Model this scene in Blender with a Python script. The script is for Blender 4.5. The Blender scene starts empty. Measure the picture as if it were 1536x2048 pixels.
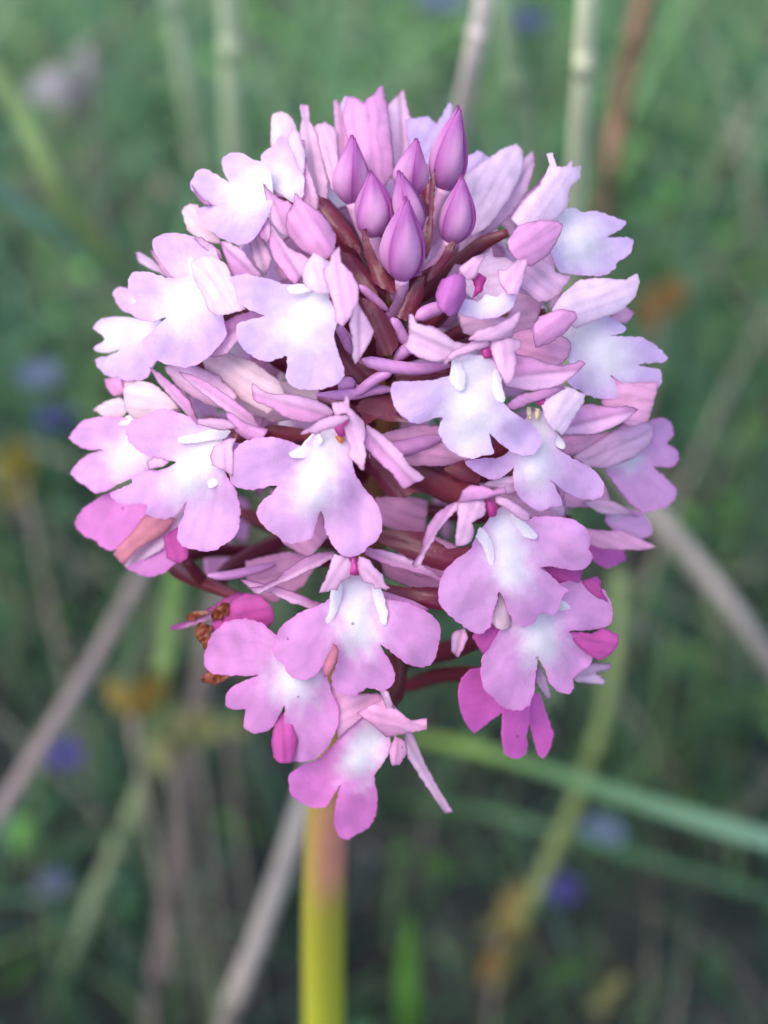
import bpy, math, random
import numpy as np
from mathutils import Vector, Matrix
from mathutils.geometry import delaunay_2d_cdt

random.seed(7)
RNG = np.random.default_rng(11)
scene = bpy.context.scene

# ------------------------------------------------------------------ camera, sky, sun, exposure
U = 0.0275e-3                      # metres per photo pixel in the plane of the flower head
FPX = 1024 / math.tan(math.radians(18))
DIST = FPX * U                     # lens to the plane of the head
ELEV = math.radians(42)
HEAD = Vector((0, 0, 0.20))
FWD = Vector((0, math.cos(ELEV), -math.sin(ELEV)))
UPV = Vector((0, math.sin(ELEV), math.cos(ELEV)))
RGT = Vector((1, 0, 0))
CAM = HEAD - FWD * DIST

cd = bpy.data.cameras.new('camera')
cam = bpy.data.objects.new('camera', cd)
scene.collection.objects.link(cam)
cam.matrix_world = Matrix(((RGT.x, UPV.x, -FWD.x, CAM.x), (RGT.y, UPV.y, -FWD.y, CAM.y),
                           (RGT.z, UPV.z, -FWD.z, CAM.z), (0, 0, 0, 1)))
cd.sensor_fit = 'VERTICAL'
cd.sensor_height = 24
cd.lens = 12 / math.tan(math.radians(18))
cd.clip_start = 0.002
cd.clip_end = 500
cd.dof.use_dof = True
cd.dof.focus_distance = DIST - 370 * U
cd.dof.aperture_fstop = cd.lens / 2.0
scene.camera = cam

SUN_EL, SUN_AZ = math.radians(60), math.radians(-125)
world = bpy.data.worlds.new('World')
scene.world = world
world.use_nodes = True
wn = world.node_tree
bg = wn.nodes['Background']
sky = wn.nodes.new('ShaderNodeTexSky')
sky.sky_type = 'NISHITA'
sky.sun_disc = False
sky.sun_elevation = SUN_EL
sky.sun_rotation = SUN_AZ
sky.air_density = 1.0
sky.dust_density = 2.4
sky.ozone_density = 1.0
wn.links.new(sky.outputs[0], bg.inputs[0])
bg.inputs[1].default_value = 0.15
sd = bpy.data.lights.new('sun', 'SUN')
sd.energy = 0.65
sd.angle = math.radians(50)
sd.color = (1.0, 0.96, 0.9)
sun = bpy.data.objects.new('sun', sd)
scene.collection.objects.link(sun)
sdir = Vector((math.sin(SUN_AZ) * math.cos(SUN_EL), math.cos(SUN_AZ) * math.cos(SUN_EL), math.sin(SUN_EL)))
sun.rotation_euler = sdir.to_track_quat('Z', 'Y').to_euler()
sun.location = (0, 0, 2)

scene.view_settings.view_transform = 'Standard'
scene.view_settings.look = 'None'
scene.view_settings.gamma = 1
scene.view_settings.exposure = 1.38
scene.render.engine = 'CYCLES'
scene.cycles.use_denoising = True
scene.cycles.max_bounces = 10
scene.cycles.diffuse_bounces = 8
scene.cycles.use_adaptive_sampling = True
scene.cycles.adaptive_threshold = 0.03
scene.cycles.transmission_bounces = 4

# ------------------------------------------------------------------ helpers
COL = scene.collection

def lin(c):
    return np.array([((v / 255) / 12.92 if v / 255 <= 0.04045 else ((v / 255 + 0.055) / 1.055) ** 2.4) for v in c])

def unproj(x, y, z):
    """photo pixel plus depth (pixel units, + towards the lens) to world points (N,3)"""
    x = np.asarray(x, float); y = np.asarray(y, float); z = np.asarray(z, float)
    x, y, z = np.broadcast_arrays(x, y, z)
    s = (DIST - z * U) / FPX
    X = (x - 768) * s; Y = (1024 - y) * s; Z = -(DIST - z * U)
    M = np.array([[RGT.x, UPV.x, -FWD.x], [RGT.y, UPV.y, -FWD.y], [RGT.z, UPV.z, -FWD.z]])
    return np.stack([X, Y, Z], -1) @ M.T + np.array(CAM)

def at(x, y, d):
    """photo pixel at a distance d metres along the lens axis"""
    s = d / FPX
    return CAM + RGT * ((x - 768) * s) + UPV * ((1024 - y) * s) + FWD * d

def on_ground(x, y):
    r = FWD + RGT * ((x - 768) / FPX) + UPV * ((1024 - y) / FPX)
    return CAM + r * (-CAM.z / r.z)

def catmull(P, closed, n_per=None, step=None, soft=1.0):
    P = np.asarray(P, float); n = len(P); out = []
    rng = range(n) if closed else range(n - 1)
    for i in rng:
        if closed:
            p0, p1, p2, p3 = P[(i - 1) % n], P[i], P[(i + 1) % n], P[(i + 2) % n]
        else:
            p1, p2 = P[i], P[i + 1]
            p0 = P[i - 1] if i > 0 else 2 * p1 - p2
            p3 = P[i + 2] if i + 2 < n else 2 * p2 - p1
        k = n_per or max(2, int(np.linalg.norm((p2 - p1)[:2]) / step))
        for t in np.arange(k) / k:
            out.append(0.5 * (2 * p1 + (p2 - p0) * t + (2 * p0 - 5 * p1 + 4 * p2 - p3) * t * t + (3 * p1 - p0 - 3 * p2 + p3) * t ** 3) * soft + (1 - soft) * (p1 * (1 - t) + p2 * t))
    if not closed:
        out.append(P[-1])
    return np.array(out)

def inside(P, Q):
    x, y = P[:, 0], P[:, 1]; c = np.zeros(len(P), bool); n = len(Q)
    for i in range(n):
        x1, y1 = Q[i]; x2, y2 = Q[i - 1]
        m = (y1 > y) != (y2 > y)
        if m.any():
            xi = (x2 - x1) * (y - y1) / (y2 - y1 + 1e-12) + x1
            c ^= m & (x < xi)
    return c

def edgedist(P, Q):
    A = Q; B = np.roll(Q, -1, 0); d = np.full(len(P), 1e9)
    for a, b in zip(A, B):
        ab = b - a; L = ab @ ab + 1e-9
        t = np.clip(((P - a) @ ab) / L, 0, 1)
        d = np.minimum(d, np.hypot(*(P - a - t[:, None] * ab).T))
    return d

def segdist(P, a, b):
    a = np.asarray(a, float); b = np.asarray(b, float); ab = b - a
    t = np.clip(((P - a) @ ab) / (ab @ ab + 1e-9), 0, 1)
    return np.hypot(*(P - a - t[:, None] * ab).T)

def smooth_noise(P, scale, seed):
    r = np.random.default_rng(seed); s = np.zeros(len(P))
    for k in range(5):
        a = r.uniform(0, 6.28); f = r.uniform(0.6, 1.7) / scale
        s += np.sin((P[:, 0] * math.cos(a) + P[:, 1] * math.sin(a)) * f * 6.28 + r.uniform(0, 6.28))
    return s / 3.2

def mesh_obj(name, V, F, mat, parent=None, loc=(0, 0, 0), col=None, smooth=True, solid=0.0):
    me = bpy.data.meshes.new(name)
    me.from_pydata([tuple(v) for v in V], [], [tuple(f) for f in F])
    me.update()
    if smooth:
        me.polygons.foreach_set('use_smooth', [True] * len(me.polygons))
    if col is not None:
        a = me.color_attributes.new('tone', 'FLOAT_COLOR', 'POINT')
        c4 = np.ones((len(V), 4)); c4[:, :3] = col
        a.data.foreach_set('color', c4.ravel())
    me.materials.append(mat)
    o = bpy.data.objects.new(name, me)
    COL.objects.link(o)
    o.location = loc
    if parent:
        o.parent = parent
    if solid:
        m = o.modifiers.new('thickness', 'SOLIDIFY'); m.thickness = solid; m.offset = 0
        m = o.modifiers.new('crisp_rim', 'EDGE_SPLIT'); m.split_angle = math.radians(50)
    return o

def empty(name, loc):
    o = bpy.data.objects.new(name, None); COL.objects.link(o); o.location = loc
    o.empty_display_size = 0.01
    return o

def tag(o, label=None, cat=None, group=None, kind=None):
    if label: o['label'] = label
    if cat: o['category'] = cat
    if group: o['group'] = group
    if kind: o['kind'] = kind
    return o

def tube_geo(P, R, sides=10, rib=0.0, twist=0.0, cap=True):
    P = np.asarray(P, float); n = len(P); V = []; F = []
    T = np.gradient(P, axis=0); T /= np.linalg.norm(T, axis=1)[:, None] + 1e-12
    ref = np.array([0.3, 0.2, 1.0]); ref -= ref @ T[0] * T[0]; ref /= np.linalg.norm(ref)
    for i in range(n):
        ref = ref - ref @ T[i] * T[i]; ref /= np.linalg.norm(ref) + 1e-12
        b = np.cross(T[i], ref)
        for k in range(sides):
            a = 2 * math.pi * k / sides
            r = R[i] * (1 + rib * math.cos(3 * a + twist * i / n))
            V.append(P[i] + r * (math.cos(a) * ref + math.sin(a) * b))
    for i in range(n - 1):
        for k in range(sides):
            k2 = (k + 1) % sides
            F.append((i * sides + k, i * sides + k2, (i + 1) * sides + k2, (i + 1) * sides + k))
    if cap:
        F.append(tuple(range(sides))[::-1]); F.append(tuple((n - 1) * sides + k for k in range(sides)))
    return V, F

# ------------------------------------------------------------------ materials
def nodes(name):
    m = bpy.data.materials.new(name); m.use_nodes = True
    nt = m.node_tree
    return m, nt, nt.nodes['Principled BSDF'], nt.nodes['Material Output']

def petal_material(name, transl=0.35, rough=0.5, cell=11000, bump=0.4, spec=0.4, freckle=False):
    m, nt, p, out = nodes(name)
    N = nt.nodes.new; L = nt.links.new
    at_ = N('ShaderNodeAttribute'); at_.attribute_name = 'tone'
    tc = N('ShaderNodeTexCoord')
    nz = N('ShaderNodeTexNoise'); nz.inputs['Scale'].default_value = 900; nz.inputs['Detail'].default_value = 5
    L(tc.outputs['Object'], nz.inputs['Vector'])
    mr = N('ShaderNodeMapRange'); mr.inputs[1].default_value = 0.3; mr.inputs[2].default_value = 0.7
    mr.inputs[3].default_value = 0.93; mr.inputs[4].default_value = 1.05
    L(nz.outputs[0], mr.inputs[0])
    mul = N('ShaderNodeMix'); mul.data_type = 'RGBA'; mul.blend_type = 'MULTIPLY'; mul.inputs[0].default_value = 1
    L(at_.outputs['Color'], mul.inputs[6]); L(mr.outputs[0], mul.inputs[7])
    gn = N('ShaderNodeTexNoise'); gn.inputs['Scale'].default_value = 4200; gn.inputs['Detail'].default_value = 3
    L(tc.outputs['Object'], gn.inputs['Vector'])
    gr = N('ShaderNodeMapRange'); gr.inputs[1].default_value = 0.3; gr.inputs[2].default_value = 0.7
    gr.inputs[3].default_value = 0.96; gr.inputs[4].default_value = 1.03
    L(gn.outputs[0], gr.inputs[0])
    m1 = N('ShaderNodeMix'); m1.data_type = 'RGBA'; m1.blend_type = 'MULTIPLY'; m1.inputs[0].default_value = 1
    L(mul.outputs[2], m1.inputs[6]); L(gr.outputs[0], m1.inputs[7]); mul = m1
    if freckle:
        fv = N('ShaderNodeTexVoronoi'); fv.inputs['Scale'].default_value = 620
        L(tc.outputs['Object'], fv.inputs['Vector'])
        sz = N('ShaderNodeMath'); sz.operation = 'MULTIPLY'; sz.inputs[1].default_value = 0.065
        sp_ = N('ShaderNodeSeparateColor'); L(fv.outputs['Color'], sp_.inputs[0])
        pw = N('ShaderNodeMath'); pw.operation = 'POWER'; pw.inputs[1].default_value = 3.0
        L(sp_.outputs[0], pw.inputs[0]); L(pw.outputs[0], sz.inputs[0])
        lt = N('ShaderNodeMath'); lt.operation = 'LESS_THAN'
        L(fv.outputs['Distance'], lt.inputs[0]); L(sz.outputs[0], lt.inputs[1])
        fk = N('ShaderNodeMath'); fk.operation = 'MULTIPLY'; fk.inputs[1].default_value = 0.6; L(lt.outputs[0], fk.inputs[0])
        m2 = N('ShaderNodeMix'); m2.data_type = 'RGBA'; m2.inputs[7].default_value = (0.16, 0.03, 0.12, 1)
        L(fk.outputs[0], m2.inputs[0]); L(mul.outputs[2], m2.inputs[6]); mul = m2
    vo = N('ShaderNodeTexVoronoi'); vo.inputs['Scale'].default_value = cell
    L(tc.outputs['Object'], vo.inputs['Vector'])
    n2 = N('ShaderNodeTexNoise'); n2.inputs['Scale'].default_value = 1800; n2.inputs['Detail'].default_value = 3
    L(tc.outputs['Object'], n2.inputs['Vector'])
    ad = N('ShaderNodeMath'); ad.operation = 'ADD'
    sc_ = N('ShaderNodeMath'); sc_.operation = 'MULTIPLY'; sc_.inputs[1].default_value = 0.4; L(n2.outputs[0], sc_.inputs[0])
    L(vo.outputs['Distance'], ad.inputs[0]); L(sc_.outputs[0], ad.inputs[1])
    bp = N('ShaderNodeBump'); bp.inputs['Strength'].default_value = bump; bp.inputs['Distance'].default_value = 0.00006
    L(ad.outputs[0], bp.inputs['Height'])
    L(mul.outputs[2], p.inputs['Base Color']); L(bp.outputs[0], p.inputs['Normal'])
    p.inputs['Roughness'].default_value = rough
    p.inputs['Specular IOR Level'].default_value = spec
    tr = N('ShaderNodeBsdfTranslucent')
    gm = N('ShaderNodeGamma'); gm.inputs[1].default_value = 0.5      # each skin of the petal holds half its pigment
    L(mul.outputs[2], gm.inputs[0]); L(gm.outputs[0], tr.inputs['Color'])
    mx = N('ShaderNodeMixShader'); mx.inputs[0].default_value = transl
    L(p.outputs[0], mx.inputs[1]); L(tr.outputs[0], mx.inputs[2]); L(mx.outputs[0], out.inputs[0])
    return m

M_PETAL = petal_material('petal_tissue', 0.52, 0.5, spec=0.25, freckle=True)
M_SEPAL = petal_material('sepal_tissue', 0.52, 0.46, bump=0.25, spec=0.25)
M_TUBE = petal_material('fleshy_tissue', 0.12, 0.36, cell=9000, bump=0.16, spec=0.45)
M_BLADE = petal_material('grass_tissue', 0.30, 0.6, cell=2500, bump=0.3, spec=0.12)
M_STRAW = petal_material('straw_tissue', 0.08, 0.75, cell=2500, bump=0.4, spec=0.1)

def soil_material():
    m, nt, p, out = nodes('dark_soil')
    N = nt.nodes.new; L = nt.links.new
    tc = N('ShaderNodeTexCoord')
    a = N('ShaderNodeTexNoise'); a.inputs['Scale'].default_value = 55; a.inputs['Detail'].default_value = 8
    b = N('ShaderNodeTexNoise'); b.inputs['Scale'].default_value = 9; b.inputs['Detail'].default_value = 4
    L(tc.outputs['Object'], a.inputs[0]); L(tc.outputs['Object'], b.inputs[0])
    r = N('ShaderNodeValToRGB')
    e = r.color_ramp.elements
    e[0].position = 0.32; e[0].color = (0.004, 0.005, 0.006, 1)
    e[1].position = 0.75; e[1].color = (0.075, 0.062, 0.062, 1)
    x = e.new(0.55); x.color = (0.020, 0.021, 0.022, 1)
    L(a.outputs[0], r.inputs[0])
    r2 = N('ShaderNodeValToRGB'); f = r2.color_ramp.elements
    f[0].position = 0.4; f[0].color = (0.6, 0.62, 0.7, 1); f[1].position = 0.65; f[1].color = (0.75, 1.15, 0.6, 1)
    L(b.outputs[0], r2.inputs[0])
    mul = N('ShaderNodeMix'); mul.data_type = 'RGBA'; mul.blend_type = 'MULTIPLY'; mul.inputs[0].default_value = 1
    L(r.outputs[0], mul.inputs[6]); L(r2.outputs[0], mul.inputs[7]); L(mul.outputs[2], p.inputs['Base Color'])
    bp = N('ShaderNodeBump'); bp.inputs['Distance'].default_value = 0.01; L(a.outputs[0], bp.inputs['Height'])
    L(bp.outputs[0], p.inputs['Normal']); p.inputs['Roughness'].default_value = 0.9
    return m
M_SOIL = soil_material()

# ------------------------------------------------------------------ ground sheet
def ground():
    xs = np.concatenate([-np.geomspace(250, 0.5, 14), np.linspace(-0.45, 0.45, 61), np.geomspace(0.5, 250, 14)])
    ys = np.concatenate([-np.geomspace(250, 0.5, 14), np.linspace(-0.45, 0.9, 81), np.geomspace(1.0, 250, 14)])
    V = []; F = []
    for j, y in enumerate(ys):
        for i, x in enumerate(xs):
            near = math.exp(-(x * x + y * y) / 1.5)
            h = (math.sin(x * 23 + 1) * math.sin(y * 19) * 0.006 + math.sin(x * 61 + y * 47) * 0.003 + random.uniform(-0.003, 0.003)) * near - 0.004
            V.append((x, y, h))
    nx = len(xs)
    for j in range(len(ys) - 1):
        for i in range(nx - 1):
            F.append((j * nx + i, j * nx + i + 1, (j + 1) * nx + i + 1, (j + 1) * nx + i))
    tag(mesh_obj('ground', V, F, M_SOIL), kind='structure')
ground()

# ------------------------------------------------------------------ outlines of the orchid's petals, read off the photograph
CROP = {'A': (350, 150, 3.072), 'B': (750, 150, 2.438), 'C': (120, 400, 2.6955), 'D': (420, 740, 3.2), 'E': (780, 620, 2.56),
        'F': (330, 1080, 2.6034), 'G': (820, 1000, 2.7429), 'H': (660, 240, 5.12), 'I': (640, 560, 5.12),
        'J': (480, 180, 5.486), 'K': (700, 820, 5.12), 'O': (0, 0, 1)}

def px(crop, s):
    x0, y0, k = CROP[crop]
    a = np.array([float(v) for v in s.replace(',', ' ').split()]).reshape(-1, 2)
    return a / k + np.array([x0, y0])

# flower: (throat pixel, depth, tint 0 pale .. 1 deep magenta, ovary path or None, pieces)
# piece: (kind, crop, outline, options) ; w = white streak (x1 y1 x2 y2 radius, in crop coordinates)
FLOWERS = [
 # central flower with the wide left lobe
 dict(c=(655, 880), z=440, t=.42, ov='640 872 590 872 540 868 600 900 700 940', p=[
  ('petal', 'D', '0 -10 200 40 420 60 700 120 640 300 400 330 150 210', dict(c='beige', dz=-190, b=20)),
  ('petal', 'D', '380 760 700 900 760 1060 640 1200 480 1120 400 960', dict(c='pink', dz=-230, b=20)),
  ('lip', 'D', '590 490 480 445 370 430 270 440 190 480 130 560 118 640 140 720 190 758 270 765 360 750 430 740 400 790 330 840 300 910 320 970 380 1030 430 1060 460 1090 520 1108 600 1102 650 1070 670 1010 690 940 710 900 730 960 750 1050 800 1140 850 1190 910 1195 980 1170 1010 1130 1060 1100 1095 1040 1105 970 1085 900 1050 830 990 760 940 690 915 620 910 570 900 500 880 430 820 370 740 365 680 390 640 440', dict(w='760 470 650 790 130')),
  ('ridge', 'D', '640 420 690 400 720 450 680 520 620 560 560 565 515 555 510 530 545 512 590 480', {}),
  ('petal', 'D', '780 210 850 200 870 165 890 175 895 240 960 300 985 340 1000 400 985 460 1000 540 985 640 965 640 930 590 880 550 900 490 870 430 860 370 890 320 870 280 800 290', {}),
  ('petal', 'D', '890 290 800 290 700 320 650 360 580 405 585 418 640 400 680 415 720 390 790 370 850 340 890 310', dict(dz=20)),
  ('column', 'D', '795 370 885 315 885 370 860 425 825 420', {}),
  ('anther', 'D', '805 425 830 415 855 440 850 465 825 465', {}),
  ('sepal', 'D', '265 90 285 90 340 130 410 155 500 155 580 165 680 190 760 235 800 280 720 310 650 340 570 330 480 300 380 240 290 200 270 150', {}),
  ('sepal', 'D', '1000 350 1060 380 1150 450 1230 530 1280 610 1330 650 1375 690 1350 710 1290 735 1240 765 1220 745 1170 670 1090 600 1030 540 985 490', dict(dz=20))]),
 # lower middle flower, symmetric
 dict(c=(710, 1160), z=385, t=.62, ov='705 1150 740 1130 790 1120', p=[
  ('petal', 'K', '250 900 560 880 800 930 760 1260 500 1240 300 1160', dict(c='pink', dz=-300, b=18)),
  ('petal', 'K', '300 1460 600 1560 960 1640 980 1840 640 1830 360 1700', dict(c='pink', dz=-280, b=18)),
  ('petal', 'F', '420 110 640 60 800 100 720 240 560 330 430 240', dict(c='pink', dz=-260, b=18)),
  ('lip', 'F', '865 300 800 340 720 370 640 420 590 470 560 550 575 610 620 650 650 705 710 728 770 710 820 660 870 590 895 545 900 600 890 660 868 720 880 770 930 805 990 810 1040 775 1080 775 1130 785 1180 760 1200 710 1180 650 1140 580 1120 540 1180 585 1250 640 1320 662 1370 655 1410 610 1420 560 1435 490 1425 430 1390 390 1330 355 1250 325 1180 312 1130 300 1090 230 1010 165 950 165 890 240', dict(w='990 260 1010 490 105')),
  ('ridge', 'F', '890 200 925 240 910 330 880 400 845 440 833 425 855 360 862 270', {}),
  ('ridge', 'F', '1090 210 1130 260 1145 330 1160 380 1150 440 1125 425 1110 370 1080 280', {}),
  ('petal', 'F', '880 70 960 95 975 130 965 190 930 215 905 235 895 262 865 255 850 270 800 275 810 250 840 190 860 130', {}),
  ('petal', 'F', '1010 85 1060 100 1100 150 1130 180 1150 230 1172 250 1150 262 1120 250 1090 258 1080 230 1030 215 1010 170 1000 120', {}),
  ('column', 'F', '965 90 995 90 1012 140 1018 178 985 184 956 178 965 140', dict(dz=14)),
  ('sepal', 'F', '880 60 800 65 720 95 650 140 580 200 500 240 440 245 460 275 490 283 550 250 640 215 720 175 800 140 880 90', {}),
  ('sepal', 'F', '1040 40 1130 50 1220 75 1290 105 1380 155 1450 200 1440 220 1350 180 1250 155 1150 130 1080 95 1040 75', {}),
  ('sepal', 'F', '390 205 470 215 600 245 720 290 830 340 760 360 660 330 560 280 440 250', dict(dz=-25))]),
 # right flower below the centre
 dict(c=(1000, 1030), z=415, t=.55, ov='975 1015 930 990 850 955 780 935 720 915', orad=27, p=[
  ('petal', 'E', '560 860 760 980 900 1000 880 1080 700 1060 560 960', dict(c='pale', dz=-150, b=18)),
  ('petal', 'G', '-60 170 120 190 260 260 200 420 40 420 -60 330', dict(c='pink', dz=-270, b=18)),
  ('lip', 'G', '400 150 360 210 330 270 260 320 190 390 160 470 155 550 190 610 260 670 320 710 350 730 400 730 440 690 450 650 470 570 490 505 515 540 540 620 570 670 620 698 660 685 695 655 700 625 730 615 780 630 810 600 830 545 840 515 875 495 830 475 800 440 750 395 710 370 760 365 830 375 900 385 950 380 990 340 998 290 980 270 985 200 960 150 900 110 830 95 750 90 680 95 640 110 600 60 540 30 480 50', dict(w='510 130 560 400 105')),
  ('ridge', 'G', '385 150 360 200 390 240 420 300 430 350 440 372 455 360 460 300 450 240 420 180', {}),
  ('ridge', 'G', '560 40 620 110 670 160 700 200 680 215 620 200 580 150 550 80', {}),
  ('petal', 'E', '345 990 400 960 470 965 490 990 485 1050 450 1070 420 1090 430 1130 415 1185 370 1210 335 1208 335 1150 345 1080', {}),
  ('hood', 'E', '350 985 370 930 410 900 470 900 530 920 590 905 598 935 540 945 480 970 420 980', dict(dz=10, c='sepal')),
  ('petal', 'E', '540 945 600 965 660 1000 715 1045 715 1075 680 1078 640 1050 590 1010 540 985', {}),
  ('column', 'E', '490 965 530 975 550 1020 540 1055 510 1058 488 1020', dict(dz=12)),
  ('sepal', 'E', '360 975 290 1000 230 1050 190 1110 170 1180 150 1250 110 1300 125 1318 160 1305 180 1250 220 1190 250 1130 290 1080 350 1020', dict(dz=35)),
  ('sepal', 'E', '470 900 540 860 640 850 660 930 600 945 550 910', dict(dz=-20, c='pale'))]),
 # flower right of the centre, lit white
 dict(c=(955, 730), z=450, t=.1, ov='935 725 880 745 820 770 770 800', p=[
  ('petal', 'E', '-60 640 120 590 300 600 420 760 260 800 40 790', dict(c='pink', dz=-210, b=20)),
  ('lip', 'E', '335 265 310 330 220 360 100 365 20 370 0 410 10 470 50 530 100 570 150 580 210 560 272 548 250 600 250 640 290 700 350 745 420 762 480 745 530 735 520 690 508 628 560 680 620 725 690 748 740 735 772 690 770 640 730 590 670 550 610 510 580 475 560 440 545 380 560 330 520 250 440 230 380 230', dict(w='430 330 400 600 170')),
  ('ridge', 'E', '320 255 345 245 370 290 385 340 380 400 350 410 320 380 305 340', {}),
  ('ridge', 'E', '535 290 565 340 575 400 590 450 575 475 545 460 525 400', {}),
  ('petal', 'E', '500 140 430 160 360 190 300 230 268 278 290 275 340 240 400 220 460 200 510 185', {}),
  ('sepal', 'E', '95 25 120 25 140 70 210 80 270 110 330 160 400 175 330 240 240 270 160 250 100 215 75 190 95 130', dict(dz=15, c='pale', fold=.12)),
  ('petal', 'E', '520 140 580 130 640 150 670 150 670 190 640 220 650 270 640 330 610 380 590 378 570 340 540 280 515 200', {}),
  ('hood', 'E', '400 155 450 105 540 80 600 50 640 20 665 0 665 40 640 90 620 140 560 155 500 160', dict(dz=8)),
  ('column', 'E', '465 195 510 180 525 210 515 245 480 245', dict(dz=14)),
  ('anther', 'E', '455 235 470 235 460 280 445 300 440 280', dict(c='cream')),
  ('sepal', 'E', '640 225 720 240 800 270 870 285 940 270 970 255 1000 275 960 320 900 370 830 400 740 415 650 405 580 395 600 330', dict(dz=5, fold=.2))]),
 # flower tucked under it to the right
 dict(c=(1070, 840), z=385, t=.3, ov='1060 850 1000 900 900 900 790 880', p=[
  ('lip', 'E', '690 560 650 660 600 730 560 755 470 760 385 775 420 820 470 850 520 868 570 860 620 820 632 800 630 850 640 920 680 980 740 1020 780 1028 830 1005 880 1000 870 960 840 900 820 868 880 920 960 960 1040 972 1085 950 1097 900 1080 860 1020 800 940 760 870 720 840 690 850 640 820 590 780 520 730 520', dict(w='760 590 740 820 105')),
  ('ridge', 'E', '790 580 840 620 880 660 897 695 880 712 840 690 800 650', {}),
  ('hood', 'E', '770 460 850 420 900 390 1000 430 985 480 950 540 910 610 880 640 820 600 790 550', dict(c='palest')),
  ('petal', 'E', '585 500 650 440 760 410 850 395 900 400 800 450 720 475 640 510', dict(c='sepal')),
  ('column', 'E', '735 465 790 445 803 465 795 500 770 490', dict(dz=14)),
  ('anther', 'E', '700 495 718 500 722 560 710 560', dict(c='cream', dz=4)),
  ('anther', 'E', '742 505 768 510 760 560 745 560', dict(c='cream', dz=4)),
  ('sepal', 'E', '950 490 1030 480 1130 495 1210 490 1270 505 1250 530 1190 580 1110 615 1030 640 940 640 860 640 910 560', dict(dz=-5, fold=.2))]),
 # left flower
 dict(c=(445, 880), z=380, t=.45, ov='470 875 540 880 620 905 690 940', p=[
  ('petal', 'C', '560 900 700 880 860 950 960 1060 900 1130 780 1100 640 1010', dict(c='pale', dz=-110, b=20)),
  ('lip', 'C', '740 1210 700 1170 620 1140 530 1128 470 1155 390 1190 360 1230 365 1290 420 1350 490 1385 560 1400 630 1415 560 1450 480 1460 395 1490 390 1530 310 1560 270 1590 330 1640 420 1640 470 1640 460 1690 520 1715 590 1715 640 1680 680 1625 670 1690 640 1760 635 1830 670 1870 740 1885 780 1897 850 1880 930 1830 965 1770 972 1680 950 1570 920 1520 890 1470 890 1390 880 1300 850 1230 790 1215', dict(w='790 1320 690 1500 125')),
  ('ridge', 'C', '640 1280 720 1265 800 1245 870 1230 920 1245 890 1285 780 1300 700 1312 640 1310', {}),
  ('ridge', 'C', '885 1478 840 1540 805 1552 798 1520 825 1460 850 1440', {}),
  ('petal', 'C', '950 1280 900 1290 830 1330 812 1380 820 1430 870 1450 930 1490 940 1400 930 1340', dict(c='petal')),
  ('petal', 'C', '735 1210 750 1180 850 1178 910 1190 960 1230 850 1240 770 1215', dict(dz=12)),
  ('hood', 'C', '895 1150 930 1150 980 1190 1050 1220 1120 1240 1090 1290 1010 1290 950 1250 915 1200', dict(c='sepal')),
  ('sepal', 'C', '640 925 720 945 800 985 900 1050 980 1110 1040 1160 1078 1225 1040 1230 980 1190 880 1130 790 1060 700 990', dict(dz=15)),
  ('sepal', 'C', '480 900 540 935 620 1000 700 1080 730 1160 780 1220 720 1200 620 1090 540 1000', dict(dz=-15))]),
 # far left flower
 dict(c=(300, 890), z=255, t=.5, ov='330 900 420 930 550 960 660 980', p=[
  ('lip', 'C', '50 1280 110 1200 180 1175 260 1165 330 1170 400 1190 470 1230 540 1330 520 1420 440 1480 320 1530 250 1570 190 1580 150 1550 90 1510 60 1470 100 1410 160 1370 240 1345 150 1345 90 1320', dict(w='430 1300 360 1400 100')),
  ('lip', 'C', '80 1740 130 1660 220 1600 320 1560 450 1600 470 1680 440 1740 370 1830 290 1890 220 1870 190 1835 130 1810', dict(t=.8, dz=-30)),
  ('hood', 'C', '340 1010 420 975 500 990 580 1050 640 1120 560 1150 480 1185 400 1180 350 1130', dict(c='beige')),
  ('ridge', 'C', '320 1190 380 1160 420 1180 400 1215 330 1215', {}),
  ('petal', 'C', '470 1410 510 1385 590 1410 560 1435 480 1450', dict(c='petal', dz=60))]),
 # upper left flower
 dict(c=(395, 590), z=345, t=.15, ov='420 600 470 640 560 720 690 790', p=[
  ('petal', 'C', '760 850 900 820 1050 880 1186 980 1220 1080 1120 1150 1000 1090 880 990 800 940', dict(c='beige', dz=-130, b=20)),
  ('lip', 'C', '690 400 620 420 560 360 505 270 503 210 570 180 650 180 740 205 830 255 860 330 880 450 900 560 880 640 900 720 850 800 770 870 680 905 560 880 470 830 440 765 500 710 575 632 500 655 420 640 365 600 365 575 412 548 375 490 370 430 400 390 480 390 560 415 600 425', dict(w='770 480 650 570 150')),
  ('ridge', 'C', '690 330 705 315 730 330 750 400 730 440 700 390', {}),
  ('ridge', 'C', '690 560 740 530 790 545 780 570 720 575', {}),
  ('hood', 'C', '705 340 760 300 830 305 900 350 930 430 960 520 1000 590 930 610 850 625 800 590 770 510 725 430', dict(c='beige', dz=25)),
  ('sepal', 'C', '725 770 780 720 870 670 950 620 1040 600 1110 620 1060 690 980 740 900 830 830 850 780 820', dict(dz=-10, fold=.15)),
  ('sepal', 'C', '720 205 760 200 860 270 880 330 840 300 760 250', dict(c='pale', dz=20))]),
 # leftmost pale flower
 dict(c=(330, 670), z=235, t=.12, ov='350 690 430 740 560 800 690 830', p=[
  ('lip', 'C', '180 690 230 640 330 630 430 640 540 650 620 700 560 800 500 900 470 960 380 975 280 960 220 920 190 860 260 840 330 805 240 825 180 800 245 750', dict(w='430 690 290 750 110')),
  ('hood', 'C', '290 990 340 960 420 970 460 1010 420 1060 350 1060', dict(c='beige', dz=-40)),
  ('petal', 'C', '240 960 330 955 345 1020 330 1055 290 1060 250 1010', dict(dz=-30, c='sepal')),
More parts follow.
